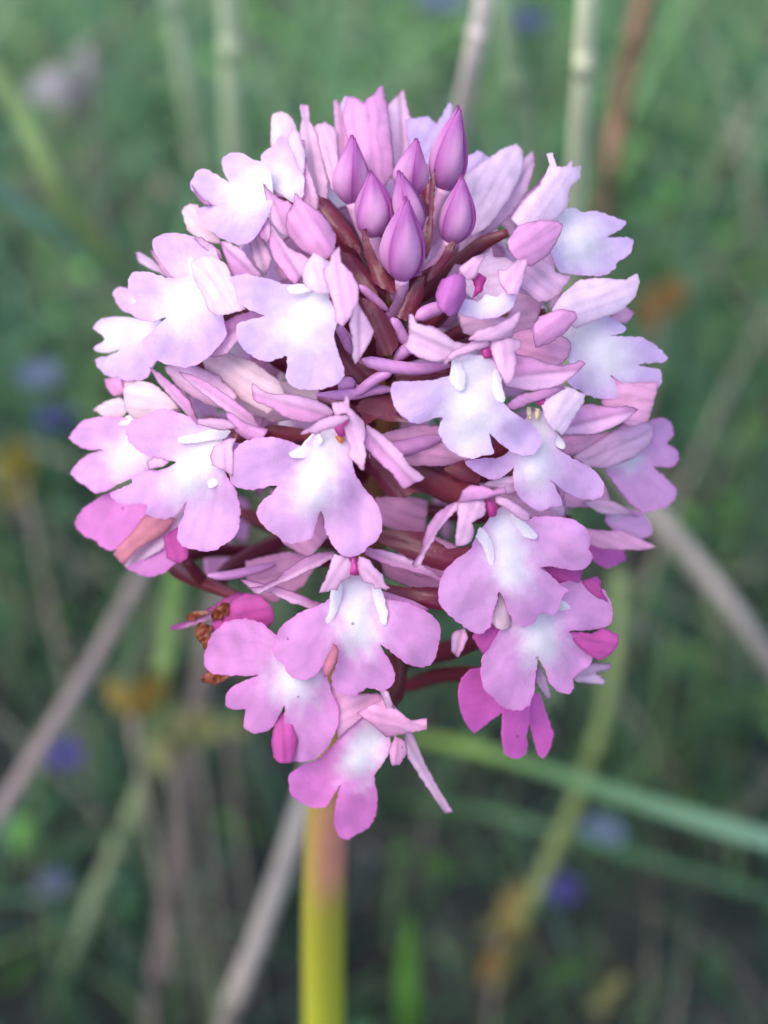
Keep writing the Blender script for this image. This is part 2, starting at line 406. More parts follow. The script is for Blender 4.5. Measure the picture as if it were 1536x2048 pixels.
  ('petal', 'C', '180 1130 240 1090 330 1060 370 1130 330 1180 240 1170', dict(c='beige', dz=-50))]),
 # bright flower left of the buds
 dict(c=(645, 605), z=450, t=.04, ov='660 605 700 640 740 690 770 740', p=[
  ('lip', 'A', '690 1290 600 1260 520 1240 440 1225 360 1240 315 1280 320 1330 370 1390 450 1440 550 1480 480 1500 400 1520 375 1560 390 1640 440 1700 510 1745 580 1760 640 1740 685 1725 690 1790 680 1850 700 1900 770 1930 870 1935 960 1915 1030 1870 1035 1790 1000 1700 975 1600 990 1550 1000 1470 960 1400 930 1320 860 1290 780 1280', dict(w='850 1400 760 1540 190')),
  ('ridge', 'A', '870 1490 900 1465 960 1458 1000 1470 990 1512 930 1500 880 1508', {}),
  ('ridge', 'A', '690 1310 740 1288 800 1295 860 1310 800 1335 720 1345', {}),
  ('petal', 'A', '910 1200 950 1150 960 1100 1010 1050 1020 1150 1080 1210 1130 1300 1120 1400 1080 1490 1030 1545 990 1520 980 1430 950 1330 920 1250', dict(dz=45)),
  ('hood', 'A', '780 1230 800 1170 850 1090 900 1120 960 1160 960 1250 960 1340 880 1345 800 1295', dict(c='palest', dz=5)),
  ('sepal', 'A', '1110 1380 1180 1490 1225 1580 1180 1680 1110 1780 1090 1740 1090 1640 1070 1540', dict(dz=5, c='pale')),
  ('sepal', 'A', '590 910 640 980 700 1060 780 1100 830 1130 800 1210 740 1290 680 1240 610 1140 580 1060', dict(dz=-15, fold=.2)),
  ('sepal', 'A', '275 1020 340 1030 420 1080 480 1160 540 1240 480 1240 360 1240 310 1130', dict(dz=-35, fold=.2))]),
 # closed hood above it
 dict(c=(610, 490), z=360, t=.2, ov='640 500 690 545 740 590 770 625', p=[
  ('hood', 'A', '690 860 725 800 735 725 790 775 880 840 940 900 985 980 985 1060 940 1130 860 1120 760 1060 700 990 680 930', dict(c='sepal', dz=20, b=40)),
  ('sepal', 'A', '540 665 600 730 670 775 690 770 720 800 690 880 700 1000 640 970 590 900 570 800', dict(dz=0, fold=.15)),
  ('sepal', 'A', '495 800 550 820 585 900 590 1000 560 1040 510 980 492 900', dict(dz=-15, fold=.15)),
  ('sepal', 'A', '450 1020 520 980 570 1060 600 1130 560 1230 500 1180', dict(dz=-50, c='pale'))]),
 # pale flower facing left, upper left
 dict(c=(510, 385), z=300, t=.05, ov='540 400 590 420 680 480 750 580', p=[
  ('lip', 'A', '480 520 540 535 580 560 600 700 590 830 520 960 460 1030 390 1045 300 1010 210 950 150 890 130 825 200 808 330 798 240 800 170 760 130 740 95 680 130 600 180 575 250 610 335 662 310 620 290 560 295 510 350 480 420 485', dict(w='540 690 420 750 160')),
  ('petal', 'A', '40 830 90 790 140 800 190 890 260 970 280 1040 180 1020 80 960', dict(c='beige', dz=-60)),
  ('petal', 'A', '100 670 140 720 170 760 230 800 180 800 130 740', dict(c='sepal', dz=-15))]),
 # upper left hood, seen from behind
 dict(c=(600, 330), z=235, t=.1, ov='636 391 680 455 715 520 755 600', orad=20, p=[
  ('hood', 'A', '590 300 600 240 650 225 700 240 740 310 760 400 740 500 640 520 590 470', dict(c='beige', dz=-10)),
  ('lip', 'A', '525 510 545 475 600 440 650 370 700 430 760 480 790 600 790 740 740 790 660 740 590 690 550 600', dict(w='620 600 700 720 120', dz=30)),
  ('sepal', 'A', '765 180 822 190 830 280 870 350 900 480 940 650 940 760 890 830 830 800 790 560 760 400 775 270', dict(dz=15, fold=.2, c='pale')),
  ('sepal', 'A', '750 480 775 410 800 400 795 470 830 600 880 740 875 830 790 800 755 640', dict(dz=50, fold=.2)),
  ('petal', 'A', '690 400 720 330 760 350 800 480 790 620 740 520', dict(c='palest', dz=10)),
  ('petal', 'A', '830 340 860 310 920 290 985 330 1000 450 1010 640 1030 760 960 700 900 500', dict(c='pale', dz=-35))]),
 # tall flower behind the buds
 dict(c=(770, 300), z=205, t=.2, ov='765 390 770 480 780 580', p=[
  ('sepal', 'A', '970 165 995 150 1030 210 1080 330 1110 450 1110 620 1060 780 1020 700 1000 560 985 420', dict(dz=25, fold=.2)),
  ('hood', 'A', '1030 260 1060 140 1110 140 1160 175 1180 145 1220 120 1250 75 1275 65 1300 180 1330 380 1345 600 1290 680 1180 680 1100 560', dict(c='sepal', dz=10, b=35)),
  ('sepal', 'A', '1300 200 1360 130 1405 85 1425 180 1465 300 1485 440 1450 600 1370 680 1330 500', dict(c='pale', fold=.15)),
  ('petal', 'A', '1015 180 1045 130 1100 135 1170 180 1190 320 1130 420 1050 350', dict(c='lilac', dz=-25)),
  ('petal', 'B', '150 220 200 210 260 200 300 235 360 135 378 145 370 220 330 320 280 440 200 440 160 330', dict(c='lilac', dz=-45))]),
 # half open cup right of the buds
 dict(c=(960, 570), z=400, t=.15, ov='900 610 870 640 830 670 800 690', p=[
  ('petal', 'B', '400 1150 640 1180 700 1060 820 1100 760 1260 560 1290 430 1260', dict(c='pale', dz=-120, b=18)),
  ('hood', 'B', '295 1070 325 1000 400 965 440 990 440 1080 405 1155 360 1175 310 1135', dict(c='bud', dz=25, b=30)),
  ('lip', 'B', '395 1150 430 1090 500 1105 540 1070 590 1085 640 1060 695 1060 665 1140 600 1180 520 1190 440 1175', dict(w='520 1120 600 1100 90', dz=30)),
  ('hood', 'B', '410 940 480 890 550 870 570 845 580 890 640 890 670 910 745 900 725 990 695 1070 640 1110 560 1110 500 1110 440 1060 420 1000', dict(c='palest', dz=-5, b=-35)),
  ('column', 'B', '470 990 510 965 540 990 520 1050 490 1080 470 1100 490 1040', dict(dz=10)),  # dark inside of the cup, its shade put in as a coloured piece
  ('petal', 'B', '595 950 640 950 690 900 745 900 725 990 695 1070 650 1075 610 1020', dict(dz=18)),
  ('petal', 'B', '410 940 480 890 540 880 510 930 490 990 440 1000', dict(dz=15, c='petal'))]),
 # right upper flower
 dict(c=(1100, 440), z=295, t=.05, ov='1015 465 960 490 900 540 850 590', orad=14, p=[
  ('lip', 'B', '860 680 960 645 1010 672 1080 665 1150 690 1222 715 1200 750 1130 792 1200 790 1256 800 1245 870 1180 915 1170 945 1100 980 980 975 900 960 870 900 850 820 840 740', dict(w='910 720 1000 830 140')),
  ('hood', 'B', '665 700 720 620 800 540 850 440 835 385 868 378 885 445 930 445 960 410 962 450 1005 438 1000 500 950 550 940 640 890 700 800 730 700 740', dict(c='palest', dz=20, b=22)),
  ('sepal', 'B', '660 690 720 600 790 530 840 470 820 560 760 640 700 720', dict(dz=36)),
  ('hood', 'B', '642 810 700 735 800 708 890 712 917 735 890 800 840 880 760 932 700 912 660 870', dict(c='sepal', dz=45, b=20)),
  ('petal', 'B', '780 850 870 870 880 960 960 985 880 1090 800 1110 700 1030 690 930', dict(c='pale', dz=-35))]),
 # pale hood behind, upper right
 dict(c=(1000, 400), z=185, t=.2, ov='980 450 930 500 870 560 830 600', p=[
  ('hood', 'B', '430 500 520 430 620 360 690 335 718 370 722 440 700 510 640 620 560 730 470 790 440 660', dict(c='palest', b=25)),
  ('sepal', 'B', '480 720 560 640 640 530 720 410 770 368 778 440 745 560 665 680 580 760 500 790', dict(dz=25, fold=.2, c='pale')),
  ('petal', 'B', '430 410 500 370 555 400 560 470 480 520 430 500', dict(c='lilac', dz=-25)),
  ('petal', 'B', '420 640 480 760 560 760 560 880 440 980 340 1080 300 1060 400 900', dict(c='pale', dz=-30))]),
 # right flower with four pale lobes
 dict(c=(1150, 640), z=305, t=.1, ov='1090 625 1020 640 930 660 850 700', orad=14, p=[
  ('lip', 'B', '900 1240 1000 1200 1090 1170 1150 1180 1220 1228 1212 1255 1150 1272 1300 1280 1380 1330 1425 1380 1400 1400 1280 1412 1388 1440 1395 1500 1360 1540 1270 1530 1200 1500 1150 1462 1185 1540 1170 1580 1060 1570 940 1500 950 1400 900 1330', dict(w='1000 1250 1130 1380 150')),
  ('hood', 'B', '860 1145 920 1060 1000 1000 1110 990 1220 1000 1275 968 1290 1010 1270 1080 1200 1150 1090 1190 980 1235 900 1190', dict(c='palest', dz=22, b=22)),
  ('sepal', 'B', '860 1145 900 1080 960 1030 1060 983 1010 1050 920 1120', dict(dz=42, fold=.1)),
  ('hood', 'B', '770 1230 800 1180 900 1143 975 1155 985 1185 920 1260 850 1310 780 1327', dict(c='sepal', dz=50, b=18)),
  ('petal', 'B', '660 1260 780 1230 900 1260 957 1310 940 1380 880 1425 760 1380 690 1370', dict(c='pink', dz=-20)),
  ('petal', 'B', '1140 1190 1205 1125 1268 1160 1220 1215', dict(c='pink', dz=-30)),
  ('petal', 'B', '1150 1470 1250 1500 1380 1500 1360 1600 1330 1690 1240 1720 1100 1600', dict(c='pink', dz=-45))]),
 # far right flower
 dict(c=(1180, 910), z=180, t=.55, ov='1150 920 1080 940 950 950 830 940', p=[
  ('lip', 'E', '1230 620 1330 570 1390 550 1440 580 1450 640 1420 685 1470 720 1478 770 1430 805 1345 800 1400 850 1465 920 1450 980 1380 1020 1300 1038 1240 1000 1180 930 1110 830 1100 740', dict(w='1150 740 1220 760 70')),
  ('hood', 'E', '940 750 1050 680 1160 610 1270 565 1350 590 1340 680 1240 760 1110 810 1000 800', dict(c='pale', dz=20)),
  ('petal', 'E', '860 650 1000 640 1130 620 1200 580 1250 540 1200 640 1080 690 960 740 890 740', dict(c='pink', dz=10))]),
 # right flower below it
 dict(c=(1170, 1040), z=160, t=.7, ov='1140 1040 1050 1030 940 1030 830 1020', p=[
  ('lip', 'E', '1150 1000 1290 1040 1330 1090 1342 1140 1290 1170 1180 1150 1100 1080', dict(t=.5, w='1130 1020 1150 1040 30')),
  ('hood', 'E', '890 940 900 1080 980 1110 1100 1130 1190 1130 1270 1165 1362 1212 1300 1228 1190 1232 1080 1222 1000 1190 920 1150 850 1050', dict(c='pink', dz=25, b=20)),
  ('sepal', 'E', '970 980 1090 965 1180 995 1275 1060 1190 1050 1080 1045', dict(c='pale', dz=45)),
  ('lip', 'E', '1000 1180 1100 1200 1190 1225 1205 1280 1140 1310 1100 1322 1040 1280', dict(t=.95, dz=-15, w='1000 1150 1000 1160 20')),
  ('petal', 'E', '860 880 1000 860 1100 900 1130 980 1000 1010 880 1010', dict(c='pink', dz=-20))]),
 # lower right flower
 dict(c=(1080, 1230), z=330, t=.6, ov='1060 1220 990 1260 900 1300 800 1320', orad=20, p=[
  ('lip', 'G', '540 640 450 780 400 860 390 950 400 1030 450 1080 500 1130 580 1155 650 1130 680 1060 690 950 700 870 740 930 770 1010 820 1055 870 1060 900 1030 890 980 930 940 980 910 1000 860 960 800 870 722 940 715 1000 712 1090 690 1110 630 1100 560 1060 490 990 450 900 440 820 460 740 520 640 580', dict(w='690 640 715 800 110')),
  ('ridge', 'G', '800 560 840 550 880 590 850 610 810 600', {}),
  ('ridge', 'G', '600 690 640 680 665 750 650 785 625 750', {}),
  ('petal', 'G', '340 750 380 690 450 670 520 680 470 790 400 850', dict(c='magenta', dz=-40)),
  ('petal', 'G', '720 350 850 370 945 390 930 450 800 450', dict(c='magenta', dz=-40)),
  ('petal', 'G', '940 450 1020 415 1050 450 1048 500 1090 560 1000 520', dict(c='magenta', dz=-35)),
  ('petal', 'G', '860 720 1000 730 1060 700 1140 740 1142 790 1100 850 1040 880 1000 860 930 810', dict(c='magenta', dz=-28)),
  ('sepal', 'G', '860 960 1000 895 1100 900 1095 930 1020 945 1072 990 1060 1012 920 1000', dict(c='pale', dz=-40)),
  ('sepal', 'G', '690 900 730 940 760 1020 776 1080 750 1092 720 1050 690 1000', dict(c='palest', dz=-25)),
  ('hood', 'G', '440 660 480 560 500 500 540 600 560 690 500 720', dict(c='beige', dz=-25))]),
 # magenta flower beneath
 dict(c=(1040, 1390), z=235, t=1.0, ov='1030 1380 960 1350 880 1350 800 1370', p=[
  ('lip', 'G', '420 900 385 922 330 930 280 990 265 1060 275 1150 310 1230 345 1275 380 1260 440 1210 520 1155 540 1100 500 1000', dict(w='560 1000 560 1010 30')),
  ('lip', 'G', '520 1080 600 1060 660 1100 655 1200 640 1290 642 1380 600 1415 560 1415 515 1380 500 1290 505 1220', dict(w='600 1000 600 1010 30', dz=8)),
  ('lip', 'G', '640 1090 710 1060 740 1150 770 1230 786 1280 770 1360 730 1417 700 1390 670 1290 650 1200', dict(w='640 1000 640 1010 30', dz=4))]),
 # lower left flower
 dict(c=(600, 1310), z=325, t=.68, ov='610 1290 640 1260 700 1250 770 1240', p=[
  ('lip', 'F', '600 500 560 480 500 430 420 412 330 420 270 465 225 530 205 600 210 660 250 695 330 705 420 705 490 702 420 730 340 770 315 830 330 870 380 882 420 880 410 950 420 985 470 1005 530 995 570 960 600 900 625 858 620 920 620 1020 640 1130 680 1155 780 1140 860 1060 900 960 905 880 870 790 840 700 780 560 680 490', dict(w='700 640 670 740 120')),
  ('petal', 'F', '600 890 570 960 555 1050 565 1130 600 1162 660 1160 690 1050 650 930', dict(c='magenta', dz=-35)),
  ('petal', 'F', '880 540 905 570 890 640 860 690 830 720 825 660 850 600', dict(c='salmon', dz=20))]),
 # withered flower
 dict(c=(500, 1215), z=215, t=.9, ov='480 1195 410 1165 350 1130 420 1100 560 1110', p=[
  ('hood', 'F', '300 350 420 278 500 290 560 350 570 420 520 460 440 440 340 440 270 470 240 480 245 420', dict(c='magenta', b=18, dz=10)),
  ('sepal', 'F', '28 450 100 428 200 375 300 310 380 275 440 280 380 330 300 375 200 430 100 460 35 470', dict(c='magenta', dz=30)),
  ('dry', 'F', '240 390 262 352 305 322 338 340 330 392 306 398 300 420 268 410 252 428', dict(dz=45)),
  ('dry', 'F', '155 470 180 430 215 436 250 452 232 492 240 548 205 570 190 528 168 516', dict(dz=35)),
  ('dry', 'F', '105 408 128 378 190 368 250 372 180 404 140 426', dict(dz=15)),
  ('dry', 'F', '185 710 225 680 300 660 380 690 330 720 260 755 200 738', dict(dz=15))]),
 # lowest flower
 dict(c=(745, 1430), z=290, t=.85, ov='760 1420 790 1390 797 1330 790 1270', orad=16, p=[
  ('lip', 'F', '1040 920 960 970 880 1060 800 1140 720 1170 650 1220 648 1300 680 1350 740 1380 830 1395 870 1340 917 1272 905 1310 885 1400 880 1480 910 1545 960 1555 1000 1530 1060 1500 1100 1420 1106 1330 1090 1230 1130 1170 1170 1100 1170 1020 1120 960', dict(w='1070 1040 1010 1150 100')),
  ('hood', 'F', '1000 900 1080 855 1150 825 1230 900 1280 940 1362 928 1362 985 1300 1000 1250 1010 1200 1020 1150 1025 1080 960', dict(c='pink', b=20)),
  ('sepal', 'F', '1240 990 1290 1005 1340 1130 1400 1250 1460 1350 1497 1412 1460 1422 1420 1370 1340 1250 1262 1130', dict(dz=5, c='pale')),
  ('petal', 'F', '1165 1100 1195 1020 1255 1050 1258 1110 1222 1172 1180 1172', dict(c='pink', dz=30)),
  ('sepal', 'F', '1115 780 1160 785 1192 870 1228 920 1200 932 1155 890', dict(dz=45, c='pale')),
  ('petal', 'F', '860 740 1000 800 1120 800 1160 850 1060 900 960 980 900 1040 880 900', dict(c='pink', dz=-30)),
  ('sepal', 'O', '905 1265 930 1255 936 1275 926 1300 916 1316 902 1300', dict(dz=40, c='pink'))]),
 # faded flower under the far left one
 dict(c=(330, 1080), z=200, t=.7, ov='370 1120 420 1170 470 1130 580 1080', p=[
  ('sepal', 'C', '342 1972 420 1860 500 1770 640 1650 700 1640 660 1780 560 1880 450 1950 370 1988', dict(dz=25, c='pale', fold=.2)),
  ('lip', 'C', '370 1980 560 1880 650 1840 690 1880 620 1960 560 2012 480 2032 420 2012', dict(t=.75, w='700 1800 700 1810 30')),
  ('hood', 'C', '285 1905 400 1780 460 1700 560 1700 620 1720 560 1800 420 1880 340 1965', dict(c='salmon', dz=8)),
  ('hood', 'C', '560 1820 640 1760 690 1850 690 1930 640 1960 580 1930', dict(c='magenta', dz=14))]),
 # small flower beyond the upper left one
 dict(c=(330, 530), z=215, t=.2, ov='360 550 440 600 560 680 690 740', p=[
  ('sepal', 'C', '402 285 430 278 500 325 600 405 640 450 570 415 480 370 430 340', dict(c='palest', dz=15)),
  ('sepal', 'C', '485 270 520 280 570 330 620 410 640 450 590 440 540 370', dict(c='pink', dz=25)),
  ('lip', 'C', '285 500 320 468 380 485 450 530 440 600 360 610 310 565', dict(w='420 540 430 540 40'))]),
]

# buds: base pixel, tip pixel, width, base depth, tip depth, roll, stalk path
BUDS = [
 ((804, 562), (813, 400), 92, 372, 448, 1.05, '804 556 803 590 796 615 776 640'),
 ((746, 476), (742, 346), 86, 318, 372, 1.5, '746 470 760 520 785 560 795 600'),
 ((834, 470), (800, 346), 66, 330, 385, 0.75, '834 465 825 510 815 560 805 600'),
 ((824, 392), (834, 282), 76, 285, 330, 0.28, '824 388 820 440 812 500 805 560'),
 ((888, 382), (917, 218), 82, 280, 350, 1.0, '888 378 870 430 845 490 815 560'),
 ((899, 488), (923, 356), 74, 318, 370, 1.15, '900 484 880 520 850 545 820 580'),
 ((705, 410), (706, 276), 80, 265, 315, 0.35, '705 405 730 470 765 530 790 590'),
]
# bracts and other dark leaflets: outlines with depth
BRACTS = [
 ('H', '1070 505 1085 560 1072 700 1062 880 1052 1100 1032 1300 985 1420 965 1200 1005 1000 1005 880 950 755 1010 650', 350),
 ('H', '335 1115 370 1120 400 1220 470 1400 560 1540 665 1640 655 1790 560 1740 450 1660 395 1480 340 1300 322 1180', 350),
 ('H', '1300 1230 1230 1400 1100 1580 955 1690 950 1560 1080 1480 1180 1330 1230 1255', 340),
 ('H', '800 1640 970 1580 955 1750 905 1940 780 2060 690 2020 775 1850 790 1720', 348),
 ('I', '430 180 550 230 680 370 755 520 795 680 720 775 590 765 570 600 480 350', 385),
 ('I', '145 510 250 640 340 770 400 860 560 920 660 930 500 1030 400 1070 230 1000 235 870 170 700', 355),
 ('I', '365 1300 450 1210 560 1165 700 1165 760 1300 830 1410 920 1460 700 1450 600 1420 450 1490 425 1390', 365),
 ('I', '760 950 1000 955 1340 930 1250 1010 1100 1040 800 1040', 360),
 ('A', '880 740 960 790 1040 900 1120 1010 1150 1130 1080 1060 990 1000 900 860', 300),
 ('A', '1010 1080 1090 1110 1170 1190 1240 1330 1270 1410 1190 1360 1090 1260 1020 1170', 330),
 ('K', '200 380 330 520 430 640 560 780 700 840 560 890 400 880 300 760 220 600', 330),
 ('K', '240 1330 340 1230 560 1240 760 1260 1000 1420 1250 1420 1100 1600 960 1640 700 1560 480 1440', 310),
 ('K', '960 600 1150 520 1331 640 1331 780 1220 780 1080 680', 300),
 ('K', '350 1780 560 1820 900 1830 960 2048 700 2000 380 1930', 290),
 ('A', '260 1500 380 1470 480 1460 420 1500 340 1525', 320),
]
# slender nectar spurs: path, radius, depth
SPURS = [
 ('I', '430 815 560 850 760 890 1000 910 1330 880', 12, 410), ('I', '760 920 560 1020 330 1200', 10, 400),
 ('I', '-40 1175 200 1180 400 1160 560 1125 760 1120', 10, 385), ('I', '735 390 800 500 900 680', 11, 375),
 ('I', '980 390 1120 320 1280 270', 13, 385), ('F', '220 185 320 185 450 160 580 125', 9, 200),
 ('K', '200 480 380 430 620 370 960 280', 16, 315), ('I', '330 1010 280 1080 200 1130', 14, 370),
 ('I', '760 820 900 700 1000 600', 12, 370), ('I', '190 480 240 560 320 760', 9, 385),
 ('H', '300 1690 420 1800 600 1960', 8, 345), 
 
 ('K', '-40 1790 300 1900 800 2048', 10, 320),
]
# ------------------------------------------------------------------ the orchid
TONE = {k: lin(v) for k, v in dict(
    white=(244, 235, 242), lilac=(224, 198, 238), palest=(246, 220, 240), pale=(248, 206, 232), petal=(246, 200, 230),
    sepal=(242, 178, 222), pink=(248, 188, 222), bud=(208, 126, 198), magenta=(214, 100, 178), beige=(250, 220, 228),
    salmon=(226, 150, 164), maroon=(98, 18, 52), brown=(110, 42, 52), spur=(206, 140, 192), column=(178, 52, 132),
    cream=(238, 222, 170), amber=(206, 120, 60), rust=(130, 66, 40), edge=(112, 30, 104), olive=(128, 116, 40)).items()}
LIPS = [lin((220, 194, 234)), lin((232, 180, 226)), lin((226, 114, 200))]

def lip_tone(t):
    return LIPS[0] * (1 - 2 * t) + LIPS[1] * 2 * t if t < .5 else LIPS[1] * (2 - 2 * t) + LIPS[2] * (2 * t - 1)

PDZ = dict(lip=0, ridge=-5, petal=22, sepal=-22, hood=14, column=4, anther=0, bract=0, dry=0)
PNAME = dict(lip='lip', ridge='lip_ridge', petal='petal', sepal='sepal', hood='hood', column='column', anther='pollinium',
             bract='bract', dry='withered_petal')
PSEED = [0]

def tilt(cx, cy):
    u = (cx - 750) / 640; v = (cy - 850) / 820
    s = max(0.5, math.sqrt(max(0.0, 1 - u * u - v * v)))
    return float(np.clip(-480 * u / (640 * s) * .65, -.75, .75)), float(np.clip(-480 * v / (820 * s) * .55, -.5, .5))

def petal_geo(kind, Q, c, z0, grad, t, opt, w=None, step=6.2):
    """outline Q in pixels -> (x, y, z) in pixels, faces, colours"""
    PSEED[0] += 1; sd = PSEED[0]
    Q = catmull(Q, True, step=max(4.0, step * .65), soft=.65 if kind in ('lip', 'ridge') else .2)
    Q = Q + np.stack([smooth_noise(Q, 22, sd), smooth_noise(Q, 22, sd + 999)], -1) * 0.9 + np.stack([smooth_noise(Q, 9, sd + 5), smooth_noise(Q, 9, sd + 55)], -1) * 0.9
    if kind == 'lip':      # ragged, finely toothed lobe ends
        rr = np.clip(np.hypot(*(Q - np.asarray(c)).T) / 130 - .45, 0, 1)[:, None]
        Q = Q + np.stack([smooth_noise(Q, 17, sd + 71), smooth_noise(Q, 17, sd + 72)], -1) * 1.2 * rr
    lo, hi = Q.min(0), Q.max(0)
    size = float(np.min(hi - lo))
    st = min(step if kind in ('lip', 'bract') else step * .75, max(3.6, size / 6))
    gx, gy = np.meshgrid(np.arange(lo[0], hi[0], st), np.arange(lo[1], hi[1], st * .87))
    gx[1::2] += st / 2
    G = np.stack([gx.ravel(), gy.ravel()], -1) + RNG.uniform(-.8, .8, (gx.size, 2))
    if len(G):
        G = G[inside(G, Q)]
    if len(G):
        G = G[edgedist(G, Q) > 3.0 + st * .45]
    T = np.roll(Q, -1, 0) - np.roll(Q, 1, 0); T /= np.linalg.norm(T, axis=1)[:, None] + 1e-9
    area = np.sum(Q[:, 0] * np.roll(Q[:, 1], -1) - np.roll(Q[:, 0], -1) * Q[:, 1])
    ring = Q + np.stack([-T[:, 1], T[:, 0]], -1) * (3.0 if area > 0 else -3.0)
    ring = ring[inside(ring, Q)]; ring = ring[edgedist(ring, Q) > 2.2]
    A = np.vstack([Q, ring, G]); n = len(Q)
    res = delaunay_2d_cdt([Vector(a) for a in A], [(i, (i + 1) % n) for i in range(n)], [], 1, 1e-4)
    A = np.array([tuple(v) for v in res[0]]); F = [tuple(f) for f in res[2]]
    e = edgedist(A, Q); em = max(e.max(), 1e-3)
    d = A - np.asarray(c)
    z = z0 + grad[0] * d[:, 0] + grad[1] * d[:, 1]
    z = z + smooth_noise(A, 190, sd + 7) * 7 + smooth_noise(A, 80, sd + 13) * 1.0
    # long axis of the piece
    m = Q.mean(0); ev, evec = np.linalg.eigh(np.cov((Q - m).T)); ax = evec[:, 1]; pr = evec[:, 0]
    along = (A - m) @ ax; across = (A - m) @ pr
    half = max(np.abs((Q - m) @ pr).max(), 1)
    length = max(np.abs((Q - m) @ ax).max(), 1)
    ed = TONE['edge']
    if kind == 'lip':
        wv = [float(v) for v in w]
        dw = segdist(A, wv[0:2], wv[2:4]); wv[4] *= .92 + .15 * min(1, t / .5)
        z = z + 6 * np.exp(-(dw / (wv[4] * .55)) ** 2)
        z = z - 15 * np.exp(-(np.hypot(A[:, 0] - wv[0], A[:, 1] - wv[1]) / (wv[4] * .75)) ** 2)      # hollow of the throat
        r = np.hypot(d[:, 0], d[:, 1]); z = z - 12 * (r / 160) ** 2 + smooth_noise(A, 120, sd + 3) * 5.2
        dn = dw * (1 + .22 * smooth_noise(A, 48, sd + 5) + .12 * smooth_noise(A, 17, sd + 6))
        f = np.exp(-(dn / wv[4]) ** 2.4); f = np.clip(f, 0, 1)[:, None]
        base = lip_tone(t)[None] * (1 + .05 * smooth_noise(A, 60, sd + 1)[:, None])
        # faint veins run out from the throat
        ang = np.arctan2(d[:, 1], d[:, 0])
        base = base * (1 - .075 * np.clip(np.sin(ang * 30 + smooth_noise(A, 80, sd) * 2.2), 0, 1) * (r > 40))[:, None]
        col = base * (1 - f) + TONE['white'] * f
        k = (np.exp(-(e / 2.6) ** 2) * .5 * (1 - f[:, 0] * .6))[:, None]
        col = col * (1 - k) + (lip_tone(min(1, t + .42))) * k
    elif kind == 'ridge':
        z = z + 3 * (1 - (across / half) ** 2); col = np.repeat(TONE['white'][None], len(A), 0)
    elif kind in ('sepal',):
        fold = opt.get('fold', .35) * .7
        z = z + (fold if sd % 3 else -fold) * np.abs(across) - 10 * (along / length) ** 2
        base = TONE[opt.get('c', 'sepal')][None] * (1 + .06 * smooth_noise(A, 40, sd)[:, None])
        inner = (1 / (1 + np.exp(-np.where(sd % 2, 1, -1) * across / 2.5)))[:, None] * .45     # paler inner face beyond the fold
        base = base * (1 - inner) + TONE['palest'] * inner
        k = (np.exp(-(e / 2.4) ** 2) * .75 + np.exp(-(across / 4.2) ** 2) * .36 + np.clip(np.sin(across / 3.4 + smooth_noise(A, 140, sd + 4) * 1.2), 0, 1) * .10)[:, None]
        k = np.clip(k, 0, .85); col = base * (1 - k) + TONE['edge'] * k
    elif kind in ('hood', 'petal', 'dry'):
        b = opt.get('b', 16 if kind == 'hood' else 8)
        z = z + b * (1 - (across / half) ** 2) - .4 * b * (along / length) ** 2 + smooth_noise(A, 70, sd + 2) * 1.6
        base = TONE[opt.get('c', 'petal' if kind != 'dry' else 'rust')][None] * (1 + .05 * smooth_noise(A, 40, sd)[:, None])
        vein = np.exp(-(across / 2.6) ** 2) * .22 + np.clip(np.sin(across / 3.6 + smooth_noise(A, 120, sd) * 1.5) - .5, 0, 1) * .40
        k = np.clip(np.exp(-(e / 2.2) ** 2) * .65 + vein, 0, .75)[:, None]
        edc = ed if kind != 'dry' else TONE['brown'] * .5
        if opt.get('c') in ('white', 'palest', 'beige', 'lilac'):
            k = k * .7
        col = base * (1 - k) + edc * k
        if kind == 'dry':
            z = z - 6 * (1 - (across / half) ** 2) + smooth_noise(A, 18, sd + 8) * 7
    elif kind == 'column':
        z = z + 9 * np.sqrt(np.clip(e / em, 0, 1)); col = np.repeat(TONE['column'][None], len(A), 0)
    elif kind == 'anther':
        z = z + 5 * np.sqrt(np.clip(e / em, 0, 1)); col = np.repeat(TONE[opt.get('c', 'amber')][None], len(A), 0)
    else:  # bract
        z = z + 12 * (1 - (across / half) ** 2) - 3 * np.exp(-(across / 4) ** 2) + smooth_noise(A, 110, sd) * 3
        g = np.clip(along / length * .5 + .5, 0, 1)[:, None]
        col = TONE['maroon'] * (1 - g) + TONE['brown'] * g
        col = col * (1 + .10 * smooth_noise(A, 80, sd)[:, None])
    return A, z, F, np.clip(col, 0.002, 0.95)

def stem_z(y):
    k = 0.9 * (1024 - y)
    return (k - 136.6) / (1 + k / FPX)

STEM = [(800, 575), (793, 640), (778, 800), (750, 1000), (708, 1250), (670, 1500), (648, 1700), (645, 2048), (655, 2300)]
sp = np.array([unproj(x, y, stem_z(y)) for x, y in STEM])
foot = Vector(sp[-1]); foot = Vector((foot.x + .004, foot.y + .004, -0.008))
sp = np.vstack([sp, [(sp[-1] * .5 + np.array(foot) * .5) + np.array([.001, .001, 0])], [np.array(foot)]])
BASE = Vector((foot.x, foot.y, 0))
orchid = tag(empty('orchid', BASE), 'pink and white orchid with a dense conical head of flowers on a yellow green stem', 'orchid')

def world_rel(A, z, origin):
    return unproj(A[:, 0], A[:, 1], z) - np.array(origin)

# stem
S = catmull(sp, False, n_per=10)
zz = S[:, 2]; hfrac = (zz - zz.min()) / (zz.max() - zz.min())
rad = np.interp(hfrac, [0, .5, .75, .9, 1.0], [70, 64, 58, 44, 22]) * U
V, F = tube_geo(S - np.array(BASE), rad, 16, rib=.05, twist=6)
pts = np.array(V) + np.array(BASE)
g = np.clip((pts[:, 2] - .140) / .05, 0, 1)[:, None]
yel = lin((186, 190, 56)); purple = lin((132, 92, 60))
scol = yel * (1 - g) + purple * g
